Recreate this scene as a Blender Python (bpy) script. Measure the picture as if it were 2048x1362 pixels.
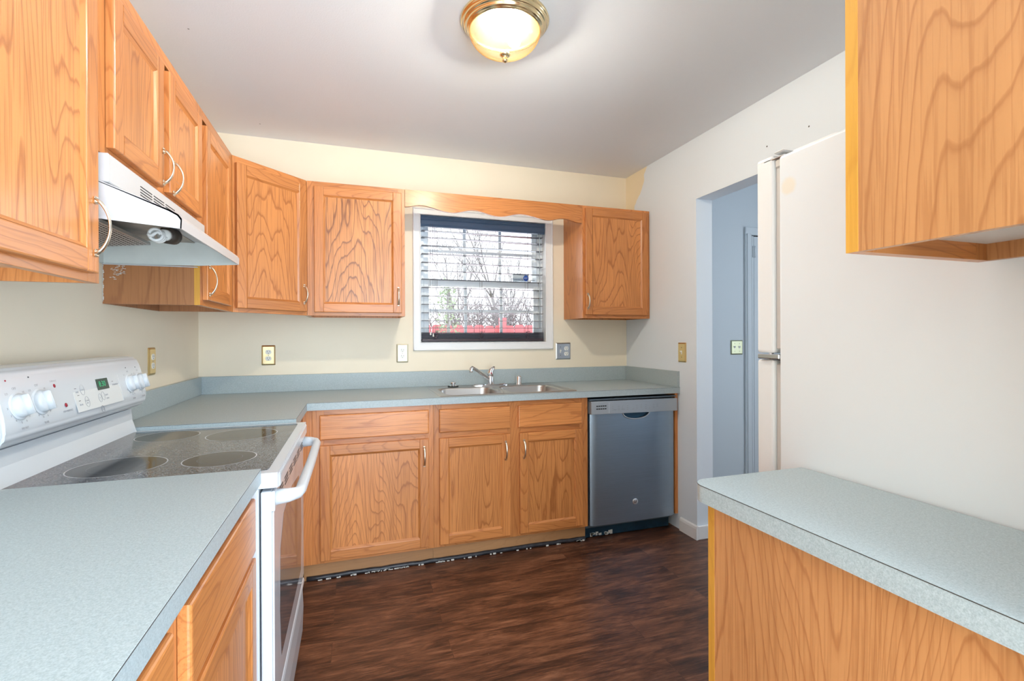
import bpy, bmesh, math, random
from mathutils import Vector, Matrix, Quaternion
random.seed(7)
SC = bpy.context.scene
COL = SC.collection
PI = math.pi
for o in list(bpy.data.objects):
    bpy.data.objects.remove(o)

# ------------------------------------------------------------------ camera
W, CH = 2.8435, 2.4504            # kitchen width, ceiling height
cam_d = bpy.data.cameras.new('camera')
cam = bpy.data.objects.new('camera', cam_d)
COL.objects.link(cam)
YAW, PITCH, ROLL = 0.3180, -0.0020, -0.0042
fw = Vector((math.sin(YAW)*math.cos(PITCH), math.cos(YAW)*math.cos(PITCH), math.sin(PITCH)))
rt = Vector((math.cos(YAW), -math.sin(YAW), 0))
up = rt.cross(fw)
r2 = rt*math.cos(ROLL)+up*math.sin(ROLL)
u2 = up*math.cos(ROLL)-rt*math.sin(ROLL)
cam.matrix_world = Matrix(((r2.x, u2.x, -fw.x, 0.856), (r2.y, u2.y, -fw.y, -3.2313), (r2.z, u2.z, -fw.z, 1.2405), (0, 0, 0, 1)))
cam_d.sensor_width = 36
cam_d.lens = 963.5/2048*36
cam_d.shift_y = (675.9-681)/2048
cam_d.clip_start = 0.02
SC.camera = cam

# ------------------------------------------------------------------ world, light, exposure
wd = bpy.data.worlds.new('overcast_sky')
SC.world = wd
wd.use_nodes = True
bg = wd.node_tree.nodes['Background']
bg.inputs[0].default_value = (0.86, 0.93, 1.0, 1)
bg.inputs[1].default_value = 2.3
SC.view_settings.view_transform = 'Standard'
SC.view_settings.look = 'None'
SC.view_settings.exposure = 0.48
SC.view_settings.gamma = 1.0
SC.view_settings.use_curve_mapping = False


def area(name, loc, target, sx, sy, power, color):
    l = bpy.data.lights.new(name, 'AREA')
    l.shape = 'RECTANGLE'
    l.size, l.size_y = sx, sy
    l.energy = power
    l.color = color
    o = bpy.data.objects.new(name, l)
    COL.objects.link(o)
    o.location = loc
    o.rotation_euler = (Vector(target)-Vector(loc)).to_track_quat('-Z', 'Y').to_euler()
    return o


# added cool fill behind the camera, in a patio opening invented for it
area('added_rear_fill', (1.85, -4.93, 1.06), (1.75, -1.0, 2.75), 2.4, 2.0, 108, (0.68, 0.85, 1.0))
# added overhead fill without a fixture, brightening worktops and upper panels
l = bpy.data.lights.new('added_top_fill', 'POINT')
l.energy = 16
l.color = (0.80, 0.91, 1.0)
l.shadow_soft_size = .16
o = bpy.data.objects.new('added_top_fill', l)
COL.objects.link(o)
o.location = (1.45, -4.0, 2.12)
# added fill for the hall's cool daylight, in an invented unseen window
area('added_hall_fill', (4.82, -1.9, 1.45), (3.3, -0.4, 1.3), 1.1, 1.3, 8, (0.74, 0.87, 1.0))
# daylight through the small window over the sink
area('sink_window_daylight', (1.73, 0.16, 1.63), (1.6, -1.5, 1.0), 0.8, 0.8, 5, (0.85, 0.93, 1.0))


# ------------------------------------------------------------------ materials
def mat(name):
    m = bpy.data.materials.new(name)
    m.use_nodes = True
    nt = m.node_tree
    return m, nt, nt.nodes['Principled BSDF']


def plain(name, col, rough=0.5, metal=0.0, spec=0.5, emit=None, es=0, bump=0, bscale=60, noise=0, nscale=3, coat=0):
    m, nt, b = mat(name)
    b.inputs['Base Color'].default_value = (*col, 1)
    b.inputs['Roughness'].default_value = rough
    b.inputs['Metallic'].default_value = metal
    b.inputs['Specular IOR Level'].default_value = spec
    b.inputs['Coat Weight'].default_value = coat
    if emit:
        b.inputs['Emission Color'].default_value = (*emit, 1)
        b.inputs['Emission Strength'].default_value = es
    N = nt.nodes
    L = nt.links
    if bump or noise:
        tc = N.new('ShaderNodeTexCoord')
    if noise:
        n = N.new('ShaderNodeTexNoise')
        n.inputs['Scale'].default_value = nscale
        n.inputs['Detail'].default_value = 6
        L.new(tc.outputs['Object'], n.inputs['Vector'])
        r = N.new('ShaderNodeValToRGB')
        r.color_ramp.elements[0].position = .3
        r.color_ramp.elements[1].position = .7
        r.color_ramp.elements[0].color = (*[c*(1-noise) for c in col], 1)
        r.color_ramp.elements[1].color = (*[min(1, c*(1+noise)) for c in col], 1)
        L.new(n.outputs['Fac'], r.inputs['Fac'])
        L.new(r.outputs['Color'], b.inputs['Base Color'])
    if bump:
        n2 = N.new('ShaderNodeTexNoise')
        n2.inputs['Scale'].default_value = bscale
        n2.inputs['Detail'].default_value = 4
        L.new(tc.outputs['Object'], n2.inputs['Vector'])
        bp_ = N.new('ShaderNodeBump')
        bp_.inputs['Strength'].default_value = bump
        bp_.inputs['Distance'].default_value = 0.002
        L.new(n2.outputs['Fac'], bp_.inputs['Height'])
        L.new(bp_.outputs['Normal'], b.inputs['Normal'])
    return m


def ramp(nt, fac, stops):
    r = nt.nodes.new('ShaderNodeValToRGB')
    cr = r.color_ramp
    while len(cr.elements) < len(stops):
        cr.elements.new(0.5)
    for e, (p, c) in zip(cr.elements, stops):
        e.position = p
        e.color = (*c, 1) if len(c) == 3 else c
    nt.links.new(fac, r.inputs['Fac'])
    return r.outputs['Color']


def math_node(nt, op, a, b=None):
    n = nt.nodes.new('ShaderNodeMath')
    n.operation = op
    for i, v in enumerate((a, b)):
        if v is None:
            continue
        if isinstance(v, (int, float)):
            n.inputs[i].default_value = v
        else:
            nt.links.new(v, n.inputs[i])
    return n.outputs[0]


def mixc(nt, fac, a, b, mode='MIX'):
    n = nt.nodes.new('ShaderNodeMix')
    n.data_type = 'RGBA'
    n.blend_type = mode
    for i, v in ((0, fac), (6, a), (7, b)):
        if isinstance(v, (int, float)):
            n.inputs[i].default_value = v
        elif isinstance(v, tuple):
            n.inputs[i].default_value = (*v, 1)
        else:
            nt.links.new(v, n.inputs[i])
    return n.outputs[2]


def oak(name, axis, light=(0.63, 0.245, 0.072), dark=(0.38, 0.115, 0.028), rings=17.0, scale=2.6, rough=0.34, contrast=1.0, vary=0.14):
    """wood whose grain runs along the given local axis: contour lines of a stretched noise give cathedral figure"""
    m, nt, b = mat(name)
    N, L = nt.nodes, nt.links
    tc = N.new('ShaderNodeTexCoord')
    oi = N.new('ShaderNodeObjectInfo')
    off = N.new('ShaderNodeVectorMath')
    off.operation = 'SCALE'
    off.inputs[0].default_value = (37.0, 53.0, 71.0)
    L.new(oi.outputs['Random'], off.inputs['Scale'])
    add = N.new('ShaderNodeVectorMath')
    L.new(tc.outputs['Object'], add.inputs[0])
    L.new(off.outputs[0], add.inputs[1])

    def stretched(across, along):
        mp = N.new('ShaderNodeMapping')
        s = [across]*3
        s['xyz'.index(axis)] = along
        mp.inputs['Scale'].default_value = s
        L.new(add.outputs[0], mp.inputs['Vector'])
        return mp.outputs[0]
    n1 = N.new('ShaderNodeTexNoise')
    n1.inputs['Scale'].default_value = scale
    n1.inputs['Detail'].default_value = 2.0
    n1.inputs['Roughness'].default_value = 0.35
    L.new(stretched(1.6, 0.24), n1.inputs['Vector'])
    v = math_node(nt, 'MULTIPLY', n1.outputs['Fac'], rings*2)
    # fine wobble so the ring lines fray along the grain
    n2 = N.new('ShaderNodeTexNoise')
    n2.inputs['Scale'].default_value = 26
    n2.inputs['Detail'].default_value = 3
    L.new(stretched(1.0, 0.16), n2.inputs['Vector'])
    v = math_node(nt, 'ADD', v, math_node(nt, 'MULTIPLY', n2.outputs['Fac'], 1.1))
    fr = math_node(nt, 'FRACT', v)
    line = ramp(nt, fr, [(0.0, (0.15,)*3), (0.05, (0.8,)*3), (0.11, (1.0,)*3), (0.19, (0.30,)*3), (0.32, (0.06,)*3), (1.0, (0.0,)*3)])
    n3 = N.new('ShaderNodeTexNoise')
    n3.inputs['Scale'].default_value = 190
    n3.inputs['Detail'].default_value = 2
    L.new(stretched(1.0, 0.028), n3.inputs['Vector'])
    pores = ramp(nt, n3.outputs['Fac'], [(0.36, (1,)*3), (0.52, (0,)*3)])
    n4 = N.new('ShaderNodeTexNoise')
    n4.inputs['Scale'].default_value = 5
    n4.inputs['Detail'].default_value = 2
    L.new(stretched(1.0, 0.25), n4.inputs['Vector'])
    base = mixc(nt, math_node(nt, 'MULTIPLY', line, 0.62*contrast), light, dark)
    base = mixc(nt, math_node(nt, 'MULTIPLY', pores, 0.38*contrast), base, dark)
    tone = ramp(nt, n4.outputs['Fac'], [(0.3, (0.86, 0.84, 0.80)), (0.7, (1.1, 1.1, 1.1))])
    base = mixc(nt, 1.0, base, tone, 'MULTIPLY')
    # boards differ a little in tone from one another
    rv = math_node(nt, 'ADD', math_node(nt, 'MULTIPLY', oi.outputs['Random'], vary), 1-vary/2)
    cmb = N.new('ShaderNodeCombineColor')
    for i in range(3):
        L.new(rv, cmb.inputs[i])
    base = mixc(nt, 1.0, base, cmb.outputs[0], 'MULTIPLY')
    L.new(base, b.inputs['Base Color'])
    b.inputs['Roughness'].default_value = rough
    b.inputs['Coat Weight'].default_value = 0.15
    b.inputs['Coat Roughness'].default_value = 0.2
    bp_ = N.new('ShaderNodeBump')
    bp_.inputs['Strength'].default_value = 0.12
    bp_.inputs['Distance'].default_value = 0.001
    L.new(math_node(nt, 'SUBTRACT', 1.0, pores), bp_.inputs['Height'])
    L.new(bp_.outputs['Normal'], b.inputs['Normal'])
    return m


OAKZ = oak('oak_vertical_grain', 'z')
OAKX = oak('oak_horizontal_grain', 'x')
PANEL = oak('oak_plywood_panel', 'z', light=(0.66, 0.265, 0.080), dark=(0.37, 0.118, 0.030), rings=24, scale=2.2, contrast=1.35)
BOLD = oak('oak_bold_cathedral_panel', 'z', light=(0.68, 0.28, 0.085), dark=(0.24, 0.08, 0.025), rings=19, scale=2.6, contrast=1.6, vary=0)
SIDE = oak('oak_side_veneer', 'z', light=(0.57, 0.265, 0.100), dark=(0.36, 0.13, 0.040), rings=24, scale=2.0, contrast=1.05, rough=0.42, vary=0.05)
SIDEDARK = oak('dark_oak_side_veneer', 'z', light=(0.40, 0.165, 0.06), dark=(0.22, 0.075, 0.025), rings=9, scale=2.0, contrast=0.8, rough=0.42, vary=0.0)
YELLOW = oak('amber_stained_edge', 'z', light=(0.66, 0.33, 0.05), dark=(0.50, 0.21, 0.03), contrast=0.5, vary=0.0)
KICK = oak('tan_kick_board', 'x', light=(0.50, 0.26, 0.115), dark=(0.38, 0.18, 0.075), contrast=0.5, vary=0.0)
UNDER = oak('cabinet_underside', 'z', light=(0.62, 0.40, 0.24), dark=(0.5, 0.29, 0.16), contrast=0.4, vary=0)
WHITEIN = plain('white_cabinet_bottom', (0.70, 0.62, 0.55), 0.5)

CREAM = plain('cream_wall_paint', (0.86, 0.775, 0.62), 0.6, bump=0.15, bscale=220, noise=0.02)
CEIL = plain('ceiling_paint', (0.89, 0.925, 0.97), 0.8, bump=0.2, bscale=160)
HALLP = plain('hall_wall_paint', (0.62, 0.67, 0.70), 0.7, bump=0.1, bscale=200)
TRIMW = plain('white_trim_paint', (0.84, 0.85, 0.86), 0.4)
VINYL = plain('white_vinyl', (0.88, 0.92, 0.95), 0.4)
WHITE = plain('white_enamel', (0.66, 0.70, 0.745), 0.22, coat=0.3)
WHITEM = plain('white_plastic', (0.66, 0.69, 0.72), 0.35)
HOODW = plain('hood_white', (0.60, 0.61, 0.62), 0.35)
HOODIN = plain('hood_inside_paint', (0.62, 0.64, 0.60), 0.5, noise=0.06, nscale=12)
GREYT = plain('print_grey', (0.32, 0.33, 0.36), 0.5)
DARKT = plain('print_black', (0.03, 0.03, 0.035), 0.5)
BLACK = plain('black_matte', (0.015, 0.015, 0.017), 0.6)
DARKG = plain('dark_gap', (0.02, 0.02, 0.022), 0.8)
RED = plain('red_indicator', (0.35, 0.02, 0.04), 0.3)
CHROME = plain('chrome', (0.75, 0.76, 0.78), 0.12, 1.0)
BRASS = plain('polished_brass', (0.80, 0.64, 0.38), 0.16, 1.0)
BRASSD = plain('brass_plate', (0.80, 0.62, 0.30), 0.28, 1.0)
STPLATE = plain('steel_plate', (0.62, 0.64, 0.66), 0.3, 1.0)
PEWTER = plain('satin_gold_pewter', (0.80, 0.72, 0.58), 0.28, 1.0)
SINKST = plain('sink_steel', (0.52, 0.51, 0.50), 0.32, 1.0)
IVORY = plain('ivory_plastic', (0.86, 0.85, 0.80), 0.35)
FRIDGE = None


def laminate(name):
    m, nt, b = mat(name)
    N, L = nt.nodes, nt.links
    tc = N.new('ShaderNodeTexCoord')
    n = N.new('ShaderNodeTexNoise')
    n.inputs['Scale'].default_value = 520
    n.inputs['Detail'].default_value = 3
    L.new(tc.outputs['Object'], n.inputs['Vector'])
    n2 = N.new('ShaderNodeTexNoise')
    n2.inputs['Scale'].default_value = 210
    n2.inputs['Detail'].default_value = 4
    L.new(tc.outputs['Object'], n2.inputs['Vector'])
    f = math_node(nt, 'ADD', math_node(nt, 'MULTIPLY', n.outputs['Fac'], 0.6), math_node(nt, 'MULTIPLY', n2.outputs['Fac'], 0.4))
    c = ramp(nt, f, [(0.36, (0.325, 0.39, 0.41)), (0.5, (0.395, 0.465, 0.485)), (0.64, (0.465, 0.54, 0.56))])
    L.new(c, b.inputs['Base Color'])
    b.inputs['Roughness'].default_value = 0.42
    bp_ = N.new('ShaderNodeBump')
    bp_.inputs['Strength'].default_value = 0.08
    bp_.inputs['Distance'].default_value = 0.001
    L.new(n.outputs['Fac'], bp_.inputs['Height'])
    L.new(bp_.outputs['Normal'], b.inputs['Normal'])
    return m


LAM = laminate('speckled_grey_blue_laminate')
SEAM = plain('laminate_seam', (0.05, 0.045, 0.04), 0.6)


def floor_mat():
    m, nt, b = mat('dark_hand_scraped_planks')
    N, L = nt.nodes, nt.links
    tc = N.new('ShaderNodeTexCoord')
    br = N.new('ShaderNodeTexBrick')
    br.inputs['Scale'].default_value = 1
    br.inputs['Brick Width'].default_value = 1.22
    br.inputs['Row Height'].default_value = 0.127
    br.inputs['Mortar Size'].default_value = 0.0012
    br.inputs['Mortar Smooth'].default_value = 0.3
    br.offset = 0.37
    br.inputs['Color1'].default_value = (0, 0, 0, 1)
    br.inputs['Color2'].default_value = (1, 1, 1, 1)
    br.inputs['Mortar'].default_value = (0.5, 0.5, 0.5, 1)
    L.new(tc.outputs['Object'], br.inputs['Vector'])
    sep = N.new('ShaderNodeSeparateColor')
    L.new(br.outputs['Color'], sep.inputs[0])
    # each plank samples the grain elsewhere
    cmb = N.new('ShaderNodeCombineXYZ')
    L.new(math_node(nt, 'MULTIPLY', sep.outputs[0], 9.0), cmb.inputs[0])
    L.new(math_node(nt, 'MULTIPLY', sep.outputs[0], 5.0), cmb.inputs[2])
    add = N.new('ShaderNodeVectorMath')
    L.new(tc.outputs['Object'], add.inputs[0])
    L.new(cmb.outputs[0], add.inputs[1])

    def nz(sc, across, detail=5, rough=0.6):
        mp = N.new('ShaderNodeMapping')
        mp.inputs['Scale'].default_value = (across, 1, 1)
        L.new(add.outputs[0], mp.inputs['Vector'])
        n = N.new('ShaderNodeTexNoise')
        n.inputs['Scale'].default_value = sc
        n.inputs['Detail'].default_value = detail
        n.inputs['Roughness'].default_value = rough
        n.inputs['Distortion'].default_value = 0.6
        L.new(mp.outputs[0], n.inputs['Vector'])
        return n.outputs['Fac']
    a = nz(17, 0.20, 7, 0.7)
    c = nz(120, 0.09, 4, 0.65)
    d = nz(4, 0.5, 2)
    f = math_node(nt, 'ADD', math_node(nt, 'MULTIPLY', a, 0.55), math_node(nt, 'ADD', math_node(nt, 'MULTIPLY', c, 0.3), math_node(nt, 'MULTIPLY', d, 0.15)))
    col = ramp(nt, f, [(0.38, (0.020, 0.008, 0.005)), (0.46, (0.068, 0.025, 0.013)), (0.54, (0.155, 0.060, 0.030)), (0.65, (0.30, 0.135, 0.072))])
    tone = math_node(nt, 'ADD', math_node(nt, 'MULTIPLY', sep.outputs[0], 0.16), 0.92)
    cc = N.new('ShaderNodeCombineColor')
    for i in range(3):
        L.new(tone, cc.inputs[i])
    col = mixc(nt, 1.0, col, cc.outputs[0], 'MULTIPLY')
    # pale paint specks and scuffs
    sp = N.new('ShaderNodeTexNoise')
    sp.inputs['Scale'].default_value = 38
    sp.inputs['Detail'].default_value = 5
    L.new(tc.outputs['Object'], sp.inputs['Vector'])
    spm = ramp(nt, sp.outputs['Fac'], [(0.735, (0,)*3), (0.76, (0.75,)*3)])
    col = mixc(nt, spm, col, (0.36, 0.31, 0.26))
    mort = math_node(nt, 'MULTIPLY', br.outputs['Fac'], 0.35)
    col = mixc(nt, mort, col, (0.012, 0.006, 0.004))
    L.new(col, b.inputs['Base Color'])
    b.inputs['Roughness'].default_value = 0.36
    bp_ = N.new('ShaderNodeBump')
    bp_.inputs['Strength'].default_value = 0.5
    bp_.inputs['Distance'].default_value = 0.002
    L.new(f, bp_.inputs['Height'])
    L.new(bp_.outputs['Normal'], b.inputs['Normal'])
    return m


FLOOR = floor_mat()


def right_wall_mat():
    """cool white paint; an old patch of cream paint is left over the cabinet in the corner"""
    m, nt, b = mat('white_wall_paint_with_cream_patch')
    N, L = nt.nodes, nt.links
    tc = N.new('ShaderNodeTexCoord')
    s = N.new('ShaderNodeSeparateXYZ')
    L.new(tc.outputs['Object'], s.inputs[0])
    n = N.new('ShaderNodeTexNoise')
    n.inputs['Scale'].default_value = 7
    L.new(tc.outputs['Object'], n.inputs['Vector'])
    # patch edge distance from the corner grows with height
    edge = math_node(nt, 'ADD', math_node(nt, 'MULTIPLY', math_node(nt, 'SUBTRACT', s.outputs[2], 2.15), 0.62), 0.10)
    edge = math_node(nt, 'ADD', edge, math_node(nt, 'MULTIPLY', math_node(nt, 'SUBTRACT', n.outputs['Fac'], 0.5), 0.16))
    inside = math_node(nt, 'LESS_THAN', math_node(nt, 'MULTIPLY', s.outputs[1], -1.0), edge)
    above = math_node(nt, 'GREATER_THAN', s.outputs[2], 2.10)
    mask = math_node(nt, 'MULTIPLY', inside, above)
    col = mixc(nt, mask, (0.77, 0.84, 0.91), (0.88, 0.76, 0.54))
    # two picture-nail holes
    for yy, zz in ((-1.559, 2.200), (-1.323, 2.197)):
        dy = math_node(nt, 'ABSOLUTE', math_node(nt, 'ADD', s.outputs[1], -yy))
        dz = math_node(nt, 'ABSOLUTE', math_node(nt, 'SUBTRACT', s.outputs[2], zz))
        hole = math_node(nt, 'LESS_THAN', math_node(nt, 'ADD', dy, dz), 0.005)
        col = mixc(nt, hole, col, (0.08, 0.08, 0.08))
    L.new(col, b.inputs['Base Color'])
    b.inputs['Roughness'].default_value = 0.6
    return m


RWALL = right_wall_mat()


def fridge_mat():
    m, nt, b = mat('refrigerator_white_with_stain')
    N, L = nt.nodes, nt.links
    tc = N.new('ShaderNodeTexCoord')
    s = N.new('ShaderNodeVectorMath')
    s.operation = 'DISTANCE'
    L.new(tc.outputs['Object'], s.inputs[0])
    s.inputs[1].default_value = (0.0, -0.030, 1.626)
    n = N.new('ShaderNodeTexNoise')
    n.inputs['Scale'].default_value = 40
    L.new(tc.outputs['Object'], n.inputs['Vector'])
    d = math_node(nt, 'ADD', s.outputs['Value'], math_node(nt, 'MULTIPLY', math_node(nt, 'SUBTRACT', n.outputs['Fac'], .5), 0.012))
    mk = ramp(nt, d, [(0.017, (0.75,)*3), (0.026, (0,)*3)])
    col = mixc(nt, mk, (0.78, 0.82, 0.85), (0.82, 0.75, 0.62))
    L.new(col, b.inputs['Base Color'])
    b.inputs['Roughness'].default_value = 0.32
    n2 = N.new('ShaderNodeTexNoise')
    n2.inputs['Scale'].default_value = 350
    L.new(tc.outputs['Object'], n2.inputs['Vector'])
    bp_ = N.new('ShaderNodeBump')
    bp_.inputs['Strength'].default_value = 0.06
    bp_.inputs['Distance'].default_value = 0.001
    L.new(n2.outputs['Fac'], bp_.inputs['Height'])
    L.new(bp_.outputs['Normal'], b.inputs['Normal'])
    return m


FRIDGE = fridge_mat()


def brushed(name, col, rough, axis='x'):
    m, nt, b = mat(name)
    N, L = nt.nodes, nt.links
    tc = N.new('ShaderNodeTexCoord')
    mp = N.new('ShaderNodeMapping')
    s = [400, 400, 400]
    s['xyz'.index(axis)] = 4
    mp.inputs['Scale'].default_value = s
    L.new(tc.outputs['Object'], mp.inputs['Vector'])
    n = N.new('ShaderNodeTexNoise')
    n.inputs['Scale'].default_value = 1
    n.inputs['Detail'].default_value = 3
    L.new(mp.outputs[0], n.inputs['Vector'])
    c = ramp(nt, n.outputs['Fac'], [(0.3, tuple(x*0.93 for x in col)), (0.7, tuple(min(1, x*1.05) for x in col))])
    L.new(c, b.inputs['Base Color'])
    b.inputs['Metallic'].default_value = 1
    r = ramp(nt, n.outputs['Fac'], [(0.3, (rough*0.9,)*3), (0.7, (rough*1.15,)*3)])
    L.new(r, b.inputs['Roughness'])
    return m


STEEL = brushed('brushed_stainless_steel', (0.38, 0.48, 0.58), 0.38)
STEELP = plain('grey_control_plastic', (0.46, 0.50, 0.54), 0.35, 0.5)


def cooktop_mat():
    m, nt, b = mat('speckled_black_ceramic_glass')
    N, L = nt.nodes, nt.links
    tc = N.new('ShaderNodeTexCoord')
    n = N.new('ShaderNodeTexNoise')
    n.inputs['Scale'].default_value = 330
    n.inputs['Detail'].default_value = 3
    L.new(tc.outputs['Object'], n.inputs['Vector'])
    c = ramp(nt, n.outputs['Fac'], [(0.42, (0.022, 0.022, 0.025)), (0.58, (0.21, 0.22, 0.235))])
    L.new(c, b.inputs['Base Color'])
    b.inputs['Roughness'].default_value = 0.10
    b.inputs['Specular IOR Level'].default_value = 0.6
    return m


COOK = cooktop_mat()
BURN = plain('burner_dark_glass', (0.022, 0.018, 0.015), 0.08, spec=0.6)
RINGM = plain('burner_ring_print', (0.55, 0.56, 0.58), 0.3)
OVENG = plain('oven_door_glass', (0.66, 0.66, 0.70), 0.05, spec=0.5)
OVENW = plain('oven_window_dark_glass', (0.13, 0.12, 0.13), 0.04, spec=0.5)
LCD = plain('green_display', (0.012, 0.05, 0.04), 0.2)
LCDON = plain('green_digits', (0.02, 0.15, 0.07), 0.4, emit=(0.05, 0.45, 0.20), es=0.5)
BLUESHEEN = plain('espresso_rail_blue_sheen', (0.075, 0.13, 0.22), 0.3)  # espresso wood; the blue of reflected daylight is put into this colour
NAVYB = plain('dark_brown_blind_rail', (0.050, 0.034, 0.042), 0.35)
CORD = plain('blind_cord', (0.13, 0.10, 0.12), 0.8)
TEALK = plain('blue_black_kickplate', (0.012, 0.045, 0.075), 0.35, 0.3, noise=0.5, nscale=9)
VINSTRIP = plain('black_vinyl_strip', (0.03, 0.03, 0.035), 0.4, noise=0.5, nscale=30)
RUBBER = plain('black_rubber', (0.02, 0.02, 0.02), 0.5)
PAINTF = plain('flaked_paint', (0.62, 0.60, 0.55), 0.7)
CFL = plain('bulb_glass_white', (0.86, 0.86, 0.84), 0.3)


def glass_mat():
    m, nt, b = mat('window_glass')
    N, L = nt.nodes, nt.links
    nt.nodes.remove(b)
    t = N.new('ShaderNodeBsdfTransparent')
    g = N.new('ShaderNodeBsdfGlossy')
    g.inputs['Roughness'].default_value = 0.02
    fr = N.new('ShaderNodeFresnel')
    fr.inputs['IOR'].default_value = 1.45
    mx = N.new('ShaderNodeMixShader')
    L.new(fr.outputs[0], mx.inputs[0])
    L.new(t.outputs[0], mx.inputs[1])
    L.new(g.outputs[0], mx.inputs[2])
    L.new(mx.outputs[0], N['Material Output'].inputs[0])
    return m


GLASS = glass_mat()


def dome_mat():
    """clear ribbed glass, amber where it is looked through edge-on"""
    m, nt, b = mat('ribbed_warm_glass_shade')
    N, L = nt.nodes, nt.links
    nt.nodes.remove(b)
    lw = N.new('ShaderNodeLayerWeight')
    lw.inputs['Blend'].default_value = 0.45
    c = ramp(nt, lw.outputs['Facing'], [(0.10, (1.0, 0.95, 0.84)), (0.45, (1.0, 0.86, 0.52)), (0.95, (0.88, 0.64, 0.28))])
    t = N.new('ShaderNodeBsdfTransparent')
    L.new(c, t.inputs[0])
    tl = N.new('ShaderNodeBsdfTranslucent')
    L.new(c, tl.inputs[0])
    g = N.new('ShaderNodeBsdfGlossy')
    g.inputs['Roughness'].default_value = 0.1
    m1 = N.new('ShaderNodeMixShader')
    m1.inputs[0].default_value = 0.0065
    L.new(t.outputs[0], m1.inputs[1])
    L.new(tl.outputs[0], m1.inputs[2])
    m2 = N.new('ShaderNodeMixShader')
    m2.inputs[0].default_value = 0.06
    L.new(m1.outputs[0], m2.inputs[1])
    L.new(g.outputs[0], m2.inputs[2])
    L.new(m2.outputs[0], N['Material Output'].inputs[0])
    return m


DOME = dome_mat()


def bulb_mat():
    """clear glowing bulb: the glass lets the filament's light out"""
    m, nt, b = mat('lit_bulb')
    nt.nodes.remove(b)
    t = nt.nodes.new('ShaderNodeBsdfTransparent')
    e = nt.nodes.new('ShaderNodeEmission')
    e.inputs[0].default_value = (1.0, 0.88, 0.62, 1)
    e.inputs[1].default_value = 9
    a = nt.nodes.new('ShaderNodeAddShader')
    nt.links.new(t.outputs[0], a.inputs[0])
    nt.links.new(e.outputs[0], a.inputs[1])
    nt.links.new(a.outputs[0], nt.nodes['Material Output'].inputs[0])
    return m


BULBON = bulb_mat()


def filter_mat():
    m, nt, b = mat('aluminium_mesh_filter')
    N, L = nt.nodes, nt.links
    tc = N.new('ShaderNodeTexCoord')
    wv = N.new('ShaderNodeTexWave')
    wv.inputs['Scale'].default_value = 26
    wv.inputs['Distortion'].default_value = 1.5
    L.new(tc.outputs['Object'], wv.inputs['Vector'])
    wv2 = N.new('ShaderNodeTexWave')
    wv2.bands_direction = 'Y'
    wv2.inputs['Scale'].default_value = 20
    wv2.inputs['Distortion'].default_value = 1.5
    L.new(tc.outputs['Object'], wv2.inputs['Vector'])
    f = math_node(nt, 'MULTIPLY', wv.outputs['Fac'], wv2.outputs['Fac'])
    c = ramp(nt, f, [(0.22, (0.02, 0.02, 0.02)), (0.42, (0.92, 0.90, 0.86))])
    L.new(c, b.inputs['Base Color'])
    b.inputs['Metallic'].default_value = 0.15
    b.inputs['Roughness'].default_value = 0.35
    return m


FILTER = filter_mat()


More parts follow.
